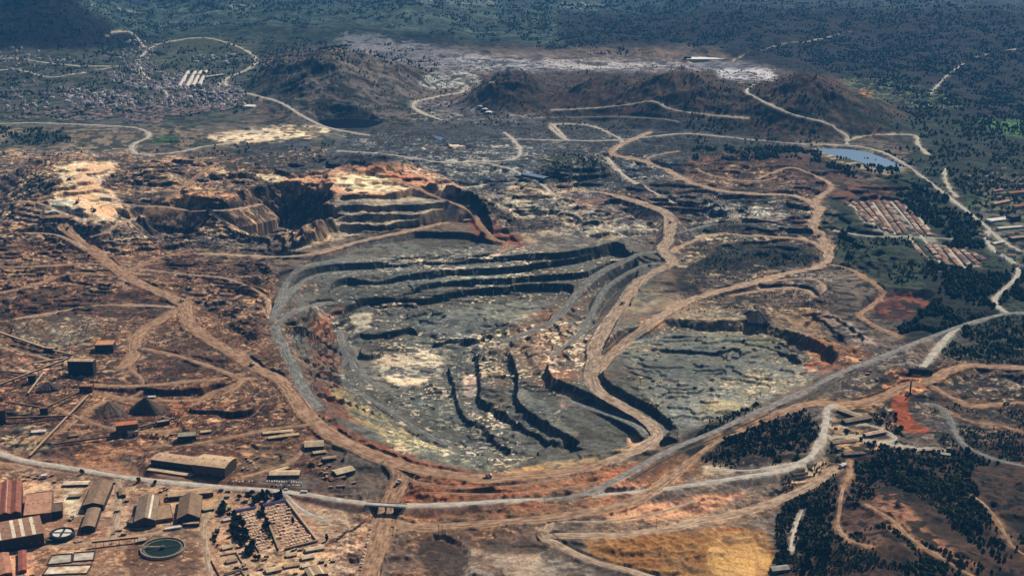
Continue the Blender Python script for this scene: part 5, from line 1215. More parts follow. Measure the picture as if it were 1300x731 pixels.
# ------------------------------------------------------------------ road bridge over the haul road
def bridge():
    a = W(464, 639, 8.5); b = W(516, 642, 8.5); L = math.hypot(b[0] - a[0], b[1] - a[1]); rz = math.atan2(b[1] - a[1], b[0] - a[0])
    t = thing('road_bridge', 'concrete bridge carrying the paved road over the rutted haul road', 'bridge', (a[0], a[1], 8), rz)
    MB().box(0, L, -6.2, 6.2, -.9, .62).build('deck', MT('8b8984', '6f6d69'), t)
    for q in (-6.15, 5.8): MB().box(0, L, q, q + .35, .63, 1.7).build('parapet', MT('aaa69c'), t)
    MB().box(L * .5 - .8, L * .5 + .8, -5.6, 5.6, -14, -.92).build('pier', MT('8a8276', '6b655c'), t)
    for x0, x1 in ((0, L * .3), (L * .7, L)): MB().box(x0, x1, -5.9, 5.9, -14, -.93).build('abutment', MT('3d3933', '2e2b27'), t)
bridge()

# ------------------------------------------------------------------ vehicles
def car_proto(col):
    t = thing('parked_car', 'x', 'car', (0, 0, 0))
    m = MB(); m.box(-2.2, 2.2, -.85, .85, .35, .95); m.add([(-1.5, -.78, .95), (1.1, -.78, .95), (1.1, .78, .95), (-1.5, .78, .95), (-1.1, -.65, 1.5), (.6, -.65, 1.5), (.6, .65, 1.5), (-1.1, .65, 1.5)], [(4, 5, 6, 7), (0, 1, 5, 4), (1, 2, 6, 5), (2, 3, 7, 6), (3, 0, 4, 7)])
    m.build('body', MT(col, col, rough=.35, spec=.5), t)
    for sx in (-1.35, 1.35):
        for sy in (-.8, .8): MB().wheel(sx, sy, .33, .33, .22, 10).build('wheel', MT('1c1b1a'), t)
    MB().add([(.63, -.62, 1.46), (1.08, -.72, 1.0), (1.08, .72, 1.0), (.63, .62, 1.46)], [(0, 1, 2, 3)]).build('windscreen', GLASS, t)
    return t
def van_proto(name, label, cat, L, wd, h, col, col2):
    t = thing(name, label, cat, (0, 0, 0))
    MB().box(-L / 2, L / 2, -wd / 2, wd / 2, .5, h).build('body', MT(col, col2, rough=.4, spec=.4), t)
    MB().box(-L / 2 + .1, L / 2 - .1, -wd / 2 + .1, wd / 2 - .1, h + .01, h + .15).build('roof', MT('e2ddd2'), t)
    for s in (-1, 1): MB().box(-L / 2 + .6, L / 2 - .4, s * (wd / 2 + .02) - .02, s * (wd / 2 + .02) + .02, h * .55, h * .85).build('side_windows', GLASS, t)
    for sx in (-L * .3, L * .33):
        for sy in (-wd / 2, wd / 2): MB().wheel(sx, sy, .5, .5, .3, 10).build('wheel', MT('1c1b1a'), t)
    return t
def place(t, u, v, rz, first=False):
    x, y, z = G(u, v); t.location = (x, y, z + .75); t.rotation_euler = (0, 0, rz); return t
place(van_proto('bus', 'white roofed bus driving on the paved road by the graveyard', 'bus', 11, 2.6, 3.2, 'cfc9bd', 'a9a296'), 386, 625.5, -.12)
place(van_proto('delivery_van', 'dark van on the paved road behind the white roofed bus', 'van', 6, 2.2, 2.5, '3a3d40', '2c2e30'), 363, 622.5, -.1)
cars = [car_proto(c) for c in ('d8d4cb', 'b9b4ab', '2f3338', '8c3a2e', 'c9c2b2')]
names = ['white', 'silver', 'dark', 'red', 'cream']
used = set()
def put_car(u, v, rz, k, where, group):
    lab = f'{names[k]} car parked {where}'
    x, y, z = G(u, v)
    if k not in used:
        used.add(k); c = cars[k]; c.location = (x, y, z + .1); c.rotation_euler = (0, 0, rz); c['label'] = lab; c['group'] = group
    else: dup(cars[k], (x, y, z + .1), rz, lab, group)
for i in range(15): put_car(339 + i * 3.1, 611 + i * .12 + random.uniform(-.4, .4), 1.5 + random.uniform(-.1, .1), random.choice([0, 0, 1, 4, 2]), 'in the row before the long site office', 'cars before the site office')
for i in range(8): put_car(346 + i * 5.2, 616.5 + random.uniform(-.7, .7), random.uniform(0, 3), random.choice([0, 1, 2, 4]), 'loosely on the apron between the office row and the paved road', 'cars on the office apron')
for i in range(9): put_car(292 + i * 4, 611 + random.uniform(-.8, .8), 1.4, random.choice([0, 3, 2, 1]), 'on the dirt right of the tall barn like warehouse', 'cars right of the warehouse hall')
for i in range(14):
    f = i / 13; put_car(471 - 14 * f, 668 + 56 * f, 2.8, random.choice([0, 0, 1, 2, 4]), 'along the left edge of the rutted haul road at the bottom', 'cars along the haul road at the bottom')
for i in range(7): put_car(205 + random.uniform(-3, 6), 646 + i * 2.4, random.uniform(0, 3), random.choice([0, 1, 2, 3]), 'in the yard between the two gabled sheds', 'cars between the gabled sheds')
# ore wagons
wp = thing('ore_wagon', 'dark ore wagon standing in the diagonal line left of the parked cars', 'wagon', (0, 0, 0), 0, 'ore wagons in a line')
m = MB(); m.add([(-4.2, -1.2, 1), (4.2, -1.2, 1), (4.2, 1.2, 1), (-4.2, 1.2, 1), (-4.6, -1.6, 3), (4.6, -1.6, 3), (4.6, 1.6, 3), (-4.6, 1.6, 3)], [(0, 3, 2, 1), (0, 1, 5, 4), (1, 2, 6, 5), (2, 3, 7, 6), (3, 0, 4, 7)]); m.build('hopper', MT('3f3833', '57463c'), wp)
MB().box(-4.4, 4.4, -1, 1, .6, .98).build('chassis', MT('26221f'), wp)
for sx in (-3, 3):
    for sy in (-.9, .9): MB().wheel(sx, sy, .5, .5, .2, 10).build('wheel', MT('201d1b'), wp)
MB().add([(-4.3, -1.4, 2.6), (4.3, -1.4, 2.6), (4.3, 1.4, 2.6), (-4.3, 1.4, 2.6), (-2.5, 0, 3.6), (2.5, 0, 3.6)], [(0, 1, 5, 4), (1, 2, 5), (2, 3, 4, 5), (3, 0, 4)]).build('ore_load', MT('4b3c33', '6a5242', .6), wp)
wa = G(430, 684); wb = G(461, 664); rzw = math.atan2(wb[1] - wa[1], wb[0] - wa[0])
for i in range(8):
    f = i / 7; x = wa[0] + (wb[0] - wa[0]) * f; y = wa[1] + (wb[1] - wa[1]) * f
    loc = (x, y, float(height_at(x, y)))
    if i == 0: wp.location = loc; wp.rotation_euler = (0, 0, rzw)
    else: dup(wp, loc, rzw)
# haul trucks and excavators
def haul_truck():
    t = thing('haul_truck', 'x', 'dump truck', (0, 0, 0))
    m = MB(); m.add([(-5.5, -2.6, 3.2), (2.2, -2.6, 2.6), (2.2, 2.6, 2.6), (-5.5, 2.6, 3.2), (-6.4, -3, 5.4), (3, -3, 5.4), (3, 3, 5.4), (-6.4, 3, 5.4)], [(0, 3, 2, 1), (0, 1, 5, 4), (1, 2, 6, 5), (2, 3, 7, 6), (3, 0, 4, 7)])
    m.box(2.9, 5.6, -3, 3, 5.42, 5.7); m.build('dump_bed', MT('d0c6b0', 'a8987c'), t)
    MB().box(-4.6, 5.2, -1.3, 1.3, 1.3, 2.5).build('chassis', MT('2f2a26'), t)
    c = MB().box(3.2, 5.6, .2, 2.4, 2.6, 5.2).build('cab', MT('d6c9a6'), t); MB().box(5.62, 5.68, .4, 2.2, 3.7, 4.9).build('windscreen', GLASS, c)
    MB().box(3.2, 6.2, -2.4, .1, 1.6, 3.4).build('engine_hood', MT('c8b98f'), t)
    for sx in (-2.8, 4.0):
        for sy in (-2.5, 2.5): MB().wheel(sx, sy, 1.35, 1.35, 1.1, 14).build('wheel', MT('1b1a19'), t)
    return t
ht = haul_truck(); x, y, z = G(1278, 513); ht.location = (x, y, z + .8); ht.rotation_euler = (0, 0, 3.0); ht['label'] = 'white dump truck on the reddish dirt road at the right edge'; ht['group'] = 'haul trucks'
for u, v, rz, lab in ((231, 383, -.9, 'pale dump truck at the fork of the main haul road on the left'), (594, 264, 2.2, 'pale dump truck on the red track below the top plateau'), (87, 290, 1.9, 'pale dump truck at the upper end of the main haul road'), (851, 283, 1.5, 'pale dump truck near the top of the broad central haul road'), (320, 464, -.8, 'pale dump truck on the main haul road above the long low bench'), (790, 386, 1.1, 'pale dump truck halfway up the broad central haul road'), (620, 606, .05, 'pale dump truck on the haul road along the near rim of the pit'), (1040, 300, 1.7, 'pale dump truck on the S bend of the right hand haul road'), (506, 614, 1.2, 'pale dump truck just above the road bridge')):
    x, y, z = G(u, v); dup(ht, (x, y, z + .8), rz, lab)
def excavator():
    t = thing('mining_shovel', 'x', 'excavator', (0, 0, 0))
    for s in (-2.6, 2.6): MB().box(-4.5, 4.5, s - .8, s + .8, 0, 1.9).build('crawler_track', MT('242220'), t)
    MB().box(-5, 3.4, -2.8, 2.8, 2.2, 6.4).build('machine_house', MT('4a4035', '352e28'), t)
    MB().box(1.2, 3.9, 1.2, 3.2, 6.42, 8.6).build('cab', MT('5a5044'), t)
    b = MB().bar((3.4, 0, 3.4), (13, 0, 13), 1.3).build('boom', MT('4f4438'), t); MB().bar((6, 0, 6.5), (14.5, 0, 4.2), .9).build('dipper_stick', MT('4f4438'), b)
    MB().box(13.6, 17, -1.7, 1.7, 2.6, 5.2).build('bucket', MT('2f2a26'), t)
    return t
ex = excavator()
for i, (u, v, rz, lab) in enumerate(((88, 229, .6, 'dark mining shovel with raised boom on the pale upper quarry floor'), (120, 268, 2.4, 'dark mining shovel at the brink of the pale orange slope'), (98, 258, 1.4, 'dark squat shovel in the middle of the pale quarry slope'))):
    x, y, z = G(u, v)
    if i == 0: ex.location = (x, y, z); ex.rotation_euler = (0, 0, rz); ex['label'] = lab; ex['group'] = 'mining shovels on the quarry floor'
    else: dup(ex, (x, y, z), rz, lab)

# containers, tanks and scrap in the yards
bx = thing('storage_container', 'x', 'container', (0, 0, 0), 0)
MB().box(-3, 3, -1.3, 1.3, 0, 2.6).build('body', MT('6b5547', '4a3a30'), bx); MB().box(-3.05, 3.05, -1.35, 1.35, 2.61, 2.75).build('lid', MT('a08a72', '7f6a55'), bx); MB().box(3.01, 3.08, -1.2, 1.2, .1, 2.5).build('door', MT('3a302a'), bx)
tk = thing('storage_tank', 'x', 'tank', (0, 0, 0), 0)
MB().cyl(0, 0, 0, 4.5, 2.6, n=18).build('shell', MT('8a7a68', '5f5145'), tk); MB().cyl(0, 0, 4.51, 5.3, 2.65, .3, 18).build('roof', MT('a5947e', '7d6d5c'), tk); MB().box(2.6, 2.9, -.3, .3, 0, 4.6).build('ladder', MT('3d352e'), tk)
st = {'c': True, 't': True}
def stuffbox(poly, n, where, grp, key='c'):
    p = np.array(poly); k = 0; q = 0
    while k < n and q < n * 50:
        q += 1; u = random.uniform(p[:, 0].min(), p[:, 0].max()); v = random.uniform(p[:, 1].min(), p[:, 1].max())
        if not inpoly(u, v, poly): continue
        x, y, z = G(u, v)
        if any(abs(x - ox) < r_ and abs(y - oy) < r_ for ox, oy, r_ in OCC): continue
        pr = bx if key == 'c' else tk; lab = ('brown box container ' if key == 'c' else 'round storage tank ') + where; rz = random.choice([.1, .1, 1.7, .6]); s_ = random.uniform(.7, 1.4); k += 1
        if st[key]: st[key] = False; pr.location = (x, y, z); pr.rotation_euler = (0, 0, rz); pr['label'] = lab; pr['group'] = grp
        else: dup(pr, (x, y, z), rz, lab, grp, (s_, s_, s_))
def inpoly(u, v, p):
    c = False; n = len(p)
    for i in range(n):
        x1, y1 = p[i]; x2, y2 = p[(i + 1) % n]
        if (y1 > v) != (y2 > v) and u < (x2 - x1) * (v - y1) / (y2 - y1) + x1: c = not c
    return c
stuffbox([(84, 655), (104, 655), (104, 690), (92, 690)], 7, 'in the gap between the clarifier and the long brown sheds', 'containers by the clarifier')
stuffbox([(134, 612), (162, 615), (160, 680), (136, 680)], 9, 'along the dusty lane between the brown sheds', 'containers along the dusty lane')
stuffbox([(200, 612), (300, 622), (290, 632), (205, 628)], 10, 'behind the two gabled sheds near the road', 'containers behind the gabled sheds')
stuffbox([(-10, 695), (45, 695), (40, 731), (-10, 731)], 16, 'on the pale apron in front of the dark plant hall', 'containers before the plant hall')
stuffbox([(30, 600), (80, 604), (80, 614), (30, 612)], 6, 'beside the tiny white kiosk above the mill', 'containers by the kiosk')
stuffbox([(300, 565), (335, 560), (330, 600), (305, 598)], 8, 'on the dirt right of the tall warehouse', 'containers right of the warehouse')
stuffbox([(405, 588), (455, 596), (450, 625), (410, 618)], 14, 'around the roadside depot', 'containers round the roadside depot')
stuffbox([(200, 528), (225, 530), (222, 560), (196, 552)], 8, 'between the feeder house and the dark workshop', 'containers by the workshop')
stuffbox([(290, 700), (420, 690), (425, 731), (290, 731)], 26, 'among the small houses under the graveyard', 'containers among the small houses')
stuffbox([(1150, 565), (1215, 570), (1215, 584), (1150, 578)], 10, 'in the row of huts above the wooded slope', 'containers by the huts')
stuffbox([(1090, 455), (1125, 462), (1110, 500), (1095, 495)], 6, 'beside the orange junction on the right', 'containers by the orange junction')
stuffbox([(88, 650), (100, 650), (102, 680), (92, 684)], 2, 'squeezed beside the clarifier', 'tanks by the clarifier', 't')
stuffbox([(60, 480), (100, 482), (100, 500), (60, 496)], 3, 'near the foot of the big ore bin', 'tanks by the ore bin', 't')
stuffbox([(255, 640), (300, 645), (280, 690), (262, 690)], 3, 'on the lane right of the steep gabled shed', 'tanks by the lane', 't')
# ------------------------------------------------------------------ walled graveyard
def wall_run(label, pts, h, col, name='boundary_wall', wd=.8, cat='wall', top=None):
    P = [G(u, v) for u, v in pts]; o0 = P[0]
    m = MB()
    for a, b in zip(P[:-1], P[1:]):
        n = max(1, int(math.hypot(b[0] - a[0], b[1] - a[1]) / 9))
        for i in range(n):
            f0, f1 = i / n, (i + 1) / n
            p = [a[k] + (b[k] - a[k]) * f0 for k in range(2)]; q = [a[k] + (b[k] - a[k]) * f1 for k in range(2)]
            zp, zq = float(height_at(*p)), float(height_at(*q))
            m.bar((p[0] - o0[0], p[1] - o0[1], zp - o0[2] + h / 2 - .4), (q[0] - o0[0], q[1] - o0[1], zq - o0[2] + h / 2 - .4), wd, h + .8)
    if top is None:
        o = m.build(name, MT(col, scale=.3)); o.location = o0; return tag(o, label, cat)
    t = thing(name, label, cat, o0); m.build('masonry', MT(col, scale=.3), t)
    k = MB()
    for a, b in zip(P[:-1], P[1:]): k.bar((a[0] - o0[0], a[1] - o0[1], a[2] - o0[2] + h + .3), (b[0] - o0[0], b[1] - o0[1], b[2] - o0[2] + h + .3), wd + 1.6, .5)
    k.build('coping', MT(top), t); return t
wall_run('graveyard back wall with a blue roofed top, left plot', [(297, 650), (325, 645)], 3, 'b8ab98', top='3a4a8c', wd=1.4)
wall_run('graveyard back wall with a blue roofed top, right plot', [(334, 642), (363, 636)], 3, 'b8ab98', top='3a4a8c', wd=1.4)
wall_run('long pale wall down the right side of the graveyard', [(364, 636), (403, 687)], 3, 'c9b497', top='b99c7c', wd=1.6)
wall_run('dark front wall of the graveyard', [(403, 687.5), (361, 698)], 3, '6b5c4c', top='8f7a62', wd=1.6)
wall_run('dividing wall between the two graveyard plots', [(334, 643), (340, 662), (354, 698)], 2.6, 'bba78c', top='9c876c')
wall_run('short left wall of the left graveyard plot', [(298, 651), (329, 701)], 2.4, '7d6c5a')
wall_run('walled yard enclosure left of the bottom houses', [(268, 712), (278, 730), (284, 745)], 2.6, '6b5a49')
wall_run('yard wall crossing between the bottom houses', [(279, 706), (300, 702), (312, 722), (284, 729)], 2.4, 'a08a6e')
wall_run('yard wall at the bottom edge below the trees', [(284, 731), (306, 725), (318, 742)], 2.4, '8d785f')
gv = thing('grave', 'x', 'grave', (0, 0, 0))
MB().box(-1.5, 1.5, -.9, .9, 0, 1.1).build('tomb_slab', MT('ded2be', 'b8a88f', .8), gv); MB().box(-1.5, -1.15, -.9, .9, 1.11, 2.5).build('headstone', MT('e6dccb', 'c0b096', .8), gv)
ni = thing('burial_vault', 'x', 'vault', (0, 0, 0))
MB().box(-3, 3, -1.2, 1.2, 0, 2.5).build('vault_block', MT('cbb9a0', 'a08b72', .6), ni); MB().box(-3.2, 3.2, -1.4, 1.4, 2.52, 2.8).build('vault_roof', MT('b98a6c', 'd9ccb8', .5), ni)
first = {'g': True, 'n': True}
def put(proto, key, u, v, rz, lab, grp):
    x, y, z = G(u, v)
    if first[key]: first[key] = False; proto.location = (x, y, z); proto.rotation_euler = (0, 0, rz); proto['label'] = lab; proto['group'] = grp
    else: dup(proto, (x, y, z), rz, lab, grp)
def quadpt(q, s, t_): 
    a = [q[0][k] * (1 - s) + q[1][k] * s for k in (0, 1)]; b = [q[3][k] * (1 - s) + q[2][k] * s for k in (0, 1)]
    return a[0] * (1 - t_) + b[0] * t_, a[1] * (1 - t_) + b[1] * t_
QR = [(337, 644), (361, 638), (400, 686), (359, 696)]; QL = [(300, 653), (322, 648), (347, 695), (331, 699)]
rg = math.atan2(1, .15)
for i in range(14):
    for j in range(9):
        if random.random() < .13: continue
        u, v = quadpt(QR, (j + .5 + random.uniform(-.2, .2)) / 9, (i + .5 + random.uniform(-.15, .15)) / 14)
        if (i + j) % 5 == 0: put(ni, 'n', u, v, random.choice([.1, 1.6]), 'pale tiled burial vault in the right graveyard plot', 'vaults in the right plot')
        else: put(gv, 'g', u, v, .2 + random.uniform(-.1, .1), 'white tomb in the crowded rows of the right graveyard plot', 'tombs in the right plot')
for i in range(13):
    for j in range(5):
        if random.random() < .15: continue
        u, v = quadpt(QL, (j + .5 + random.uniform(-.2, .2)) / 5, (i + .5 + random.uniform(-.15, .15)) / 13)
        if (i + j) % 5 == 0: put(ni, 'n', u, v, random.choice([.1, 1.6]), 'pinkish burial vault in the left graveyard plot', 'vaults in the left plot')
        else: put(gv, 'g', u, v, .2 + random.uniform(-.1, .1), 'whitish tomb in the left graveyard plot', 'tombs in the left plot')

# ------------------------------------------------------------------ hamlet and chimney, right
for fl, fr, D, h, top, wl, lab in [
    ((1062, 523), (1090, 533), 14, 5, 'a3907a', '4c4136', 'long grey brown shed sloping away at the top of the right hand hamlet'),
    ((1074, 540), (1107, 534), 15, 6, '7d6a56', '3a322b', 'dark roofed barrack below the top shed of the hamlet'),
    ((1100, 556), (1125, 551), 11, 5, 'c0a08a', '5a4b40', 'pinkish roofed house on the dark green mound of the hamlet'),
    ((1058, 566), (1086, 561), 11, 4.5, '8a7460', '3a312a', 'upper of the three parallel brown barracks in the hamlet'),
    ((1063, 573), (1096, 568), 11, 4.5, '97806a', '3a312a', 'middle of the three parallel brown barracks in the hamlet'),
    ((1072, 580), (1105, 574), 11, 4.5, '7f6a57', '3a312a', 'lowest of the three parallel brown barracks in the hamlet'),
    ((1004, 601), (1022, 598), 6, 3.5, '5c5248', '3a332d', 'first dark hut on the sandy pad inside the road curve'),
    ((1007, 605), (1026, 602), 6, 3.5, '6b5f52', '3a332d', 'second dark hut on the sandy pad inside the road curve'),
    ((1010, 609), (1031, 605.5), 6, 3.5, '544a41', '3a332d', 'third dark hut on the sandy pad inside the road curve'),
    ((981, 729), (1003, 724), 13, 6, '8e8b82', '5a5248', 'lone grey roofed house among trees at the bottom edge'),
    ((1158, 574), (1170, 573), 8, 3.5, 'cdbda0', '7d6e5c', 'pale roofed hut, first of the row above the wooded slope'),
    ((1175, 573), (1188, 573), 8, 3.5, 'bfae92', '7d6e5c', 'tan roofed hut, second of the row above the wooded slope'),
    ((1194, 578), (1206, 580), 8, 3.5, 'd3c7b0', '7d6e5c', 'whitish hut at the right end of the row above the wooded slope'),
    ((1069, 594), (1075, 592), 7, 5, 'c9c9c6', 'b5b5b0', 'tiny white house at the path head beside the hamlet')]:
    building('barrack' if 'barrack' in lab else 'small_house', lab, 'building', fl, fr, D, h, 'gable', 1.8, wl, top, windows=5, rib=False)
x, y, z = G(1154, 500)
t = thing('brick_chimney', 'slim dark chimney stack with a little white hut at the orange junction', 'chimney', (x, y, z - .5))
MB().cyl(2, 0, 0, 26, 1.9, 1.3, 14).build('stack', MT('3a2f2a', '2a2320'), t); MB().cyl(2, 0, 26, 27, 1.7, 1.7, 14).build('cap_ring', MT('4a3d36'), t)
b_ = MB().box(-6, -1, -3, 3, 0, 4).build('base_hut', MT('cfc5b4'), t); MB().box(-6.3, -.7, -3.3, 3.3, 4.01, 4.5).build('roof', MT('3a342f'), b_)
wl_ = wall_run('dark concrete retaining wall at the end of the sloping ramp road', [(1153, 473), (1168, 474), (1184, 476)], 9, '2e2b28', name='retaining_wall', wd=2.5)

# utility poles
pp = thing('utility_pole', 'x', 'pole', (0, 0, 0)); MB().cyl(0, 0, -1, 19, .45, .3, 8).build('mast', MT('3d342c'), pp); MB().bar((-2.4, 0, 17.4), (2.4, 0, 17.4), .35).build('crossarm', MT('3d342c'), pp)
for i, (u, v, lab) in enumerate([(557, 679, 'left pole of the pair below the brown haul road'), (561.5, 679, 'right pole of the pair below the brown haul road'), (833, 672, 'lone pole beside the tan dirt road below the curving road'), (945, 530, 'slim pole beside the diagonal paved road, nearer one'), (977, 534, 'slim pole beside the diagonal paved road, farther one'), (860, 556, 'slim pole at the pit rim by the diagonal road'), (142, 205, 'tall thin mast on the edge of the pale quarry floor'), (240, 603, 'pole beside the front of the low lean to shed')]):
    x, y, z = G(u, v)
    if i == 0: pp.location = (x, y, z); pp['label'] = lab; pp['group'] = 'utility poles'
    else: dup(pp, (x, y, z), random.uniform(-.6, .6), lab)

# ------------------------------------------------------------------ houses: terraced estate, town, hospital
def house_proto(name, L, D, h, wall, roof):
    t = thing(name, 'x', 'house', (0, 0, 0))
    m = MB(); m.add([(-L / 2, -D / 2, -4), (L / 2, -D / 2, -4), (L / 2, D / 2, -4), (-L / 2, D / 2, -4), (-L / 2, -D / 2, h), (L / 2, -D / 2, h), (L / 2, D / 2, h), (-L / 2, D / 2, h), (-L / 2, 0, h + D * .2), (L / 2, 0, h + D * .2)],
                    [(0, 1, 5, 4), (2, 3, 7, 6), (1, 2, 6, 9, 5), (3, 0, 4, 8, 7)])
    m.build('wall', MT(wall, scale=.4), t)
    r = MB(); e = .4; k = .2 * 2 * e / D
    for s in (-1, 1): r.add([(-L / 2 - e, s * (D / 2 + e), h - .05), (L / 2 + e, s * (D / 2 + e), h - .05), (L / 2 + e, 0, h + D * .2 + .12), (-L / 2 - e, 0, h + D * .2 + .12)], [(0, 1, 2, 3)])
    r.build('roof', MT(roof, scale=.25), t); return t
est = [house_proto('terraced_house', 13.4, 11, 4, w_, r_) for w_, r_ in (('c4b8a6', '8a6552'), ('b5a896', 'a27c64'), ('cfc4b2', '76564a'), ('a89c8c', 'bba48e'), ('d5cbbb', '5e4d46'))]
eu = set(); cnt = 0
rows = [((1074, 257), (1107, 291)), ((1083, 257), (1112, 287)), ((1092, 257), (1124, 293)), ((1102, 257), (1132, 296)), ((1113, 257), (1142, 298)), ((1122, 256), (1151, 298)), ((1138, 257), (1170, 298)), ((1147, 261), (1181, 300)), ((1160, 312), (1176, 330)), ((1176, 310), (1193, 330)), ((1186, 311), (1204, 338)), ((1198, 314), (1219, 341)), ((1211, 317), (1232, 340)), ((1222, 319), (1243, 338)), ((1234, 322), (1250, 334))]
for ri, (a, b) in enumerate(rows):
    A_ = W(*a, 2); B_ = W(*b, 2); L = math.hypot(B_[0] - A_[0], B_[1] - A_[1]); n = int(L / 14.5); rz = math.atan2(B_[1] - A_[1], B_[0] - A_[0])
    blk = 'upper block' if ri < 8 else 'lower block'; kth = (ri if ri < 8 else ri - 8) + 1
    for i in range(n):
        if random.random() < .06 or cnt >= 295: continue
        f = (i + .5) / n; x = A_[0] + (B_[0] - A_[0]) * f; y = A_[1] + (B_[1] - A_[1]) * f; k = random.randrange(5)
        od = ['leftmost', 'second leftmost', 'third leftmost', 'fourth leftmost', 'fourth rightmost', 'third rightmost', 'second rightmost', 'rightmost'][ri if ri < 8 else ri - 7]; lab = f'{["brown", "tan", "dark red", "cream", "charcoal"][k]} tile roofed terraced house in the {od} row of the estate, {blk}'; grp = f'{["brown", "tan", "dark red", "cream", "charcoal"][k]} roofed houses, {od} row, {blk}'
        loc = (x + random.uniform(-1, 1), y + random.uniform(-1, 1), float(height_at(x, y)) + random.uniform(-.2, .3)); cnt += 1
        if k not in eu: eu.add(k); o = est[k]; o.location = loc; o.rotation_euler = (0, 0, rz); o['label'] = lab; o['group'] = grp
        else: dup(est[k], loc, rz, lab, grp)
for ri, (a, b) in enumerate([((1079, 257), (1110, 289)), ((1108, 257), (1137, 298)), ((1131, 256), (1168, 298)), ((1168, 298), (1200, 340)), ((1152, 300), (1192, 345)), ((1154, 262), (1180, 292)), ((1204, 316), (1226, 341))]):
    road('estate_lane', f'pale lane {["on the left edge", "through the left half", "down the middle", "leading to the lower block", "skirting the lower block", "on the right edge", "between the lower rows"][ri]} of the housing estate', [a, ((a[0] + b[0]) / 2, (a[1] + b[1]) / 2), b], 7, 'pale', embed=False, lift=.5)
for kind, label, P, hw, mk, lift in ROADS[-7:]:
    n = len(P); T = np.gradient(P[:, :2], axis=0); T /= np.linalg.norm(T, axis=1)[:, None] + 1e-9; N = np.stack([-T[:, 1], T[:, 0]], 1)
    a = np.array([-1, 0, 1.]); zz = height_at(P[:, 0], P[:, 1]) + .7
    vv = np.stack([P[:, None, 0] + N[:, None, 0] * hw[:, None] * a, P[:, None, 1] + N[:, None, 1] * hw[:, None] * a, np.repeat(zz[:, None], 3, 1)], -1).reshape(-1, 3)
    o = np_mesh(kind, vv, grid_faces(n, 3), M[mk]);
    if o.data.polygons[0].normal.z < 0: o.data.flip_normals()
    uvl = o.data.uv_layers.new(name='UVMap'); tag(o, label, 'road', kind='structure')
# town on the left horizon
def inpoly(u, v, p):
    c = False; n = len(p)
    for i in range(n):
        x1, y1 = p[i]; x2, y2 = p[(i + 1) % n]
        if (y1 > v) != (y2 > v) and u < (x2 - x1) * (v - y1) / (y2 - y1) + x1: c = not c
    return c
TOWN = [([(83, 113), (118, 116), (152, 118), (203, 128), (268, 114), (309, 128), (309, 139), (263, 146), (208, 153), (152, 152), (118, 148), (85, 136)], 620), ([(135, 95), (165, 97), (200, 108), (240, 108), (236, 118), (180, 118), (140, 106)], 190), ([(150, 84), (196, 82), (206, 98), (180, 100)], 60), ([(0, 138), (85, 140), (150, 150), (140, 156), (0, 152)], 80), ([(165, 60), (200, 64), (196, 84), (150, 80)], 40), ([(0, 70), (60, 76), (120, 84), (60, 90), (0, 96)], 50), ([(240, 70), (300, 74), (300, 84), (250, 84)], 40), ([(0, 100), (85, 110), (85, 138), (0, 142)], 50), ([(205, 96), (232, 96), (232, 112), (210, 118)], 70), ([(262, 108), (300, 112), (312, 128), (270, 116)], 90), ([(150, 150), (210, 152), (200, 162), (160, 158)], 45)]
tn = [house_proto('town_house', L_, D_, h_, w_, r_) for L_, D_, h_, w_, r_ in ((16, 11, 6, 'd8d2c8', '8d7468'), (13, 10, 7, 'c6bfb6', '7c6a66'), (20, 12, 6, 'e0dad0', '96796a'), (11, 9, 5, 'b5aea6', '6e625f'))]
pts = []
for poly, n in TOWN:
    p = np.array(poly); k = 0
    while k < n:
        u = RNG.uniform(p[:, 0].min(), p[:, 0].max()); v = RNG.uniform(p[:, 1].min(), p[:, 1].max())
        if inpoly(u, v, poly): k += 1; x, y = W(u, v, 0); pts.append((y, x))
pts.sort(); tu = set(); sv = []; sf = []; sm = []
for i, (y, x) in enumerate(pts):
    # streets: snap to a loose grid turned 20 degrees
    ca, sa = math.cos(.35), math.sin(.35); a = x * ca + y * sa; b = -x * sa + y * ca
    b = round(b / 17) * 17 + (3 if int(round(b / 17)) % 3 == 0 else 0); x, y = a * ca - b * sa, a * sa + b * ca
    z = float(height_at(x, y)); rz = .35 + random.choice([0, 0, 0, math.pi / 2])
    if i < 300:
        k = random.randrange(4); lab = 'pale walled house with dull tiled roof on the near side of the distant town'; loc = (x, y, z)
        if k not in tu: tu.add(k); o = tn[k]; o.location = loc; o.rotation_euler = (0, 0, rz); o['label'] = lab; o['group'] = 'near houses of the distant town'
        else: dup(tn[k], loc, rz, lab, 'near houses of the distant town')
    else:
        L = random.uniform(9, 20) / 2; D = random.uniform(8, 12) / 2; h = random.uniform(4, 9); c, s = math.cos(rz), math.sin(rz); o = len(sv)
        for px_, py_, pz in ((-L, -D, -3), (L, -D, -3), (L, D, -3), (-L, D, -3), (-L, -D, h), (L, -D, h), (L, D, h), (-L, D, h), (-L, 0, h + D * .4), (L, 0, h + D * .4)):
            sv.append((x + px_ * c - py_ * s, y + px_ * s + py_ * c, z + pz))
        for f in ((0, 1, 5, 4), (2, 3, 7, 6), (1, 2, 6, 5), (3, 0, 4, 7)): sf.append([o + q for q in f]); sm.append(0)
        for f in ((4, 5, 9, 8), (7, 8, 9, 6)): sf.append([o + q for q in f]); sm.append(1 if random.random() < .8 else 0)
o = np_mesh('town_buildings', np.array(sv), np.array(sf), MT('d2ccc3', 'aaa49c', .02))
o.data.materials.append(MT('8a726a', '6b605c', .02)); o.data.polygons.foreach_set('material_index', np.array(sm, np.int32))
tag(o, 'far mass of small pale houses making up the rest of the distant town', 'town', kind='stuff')
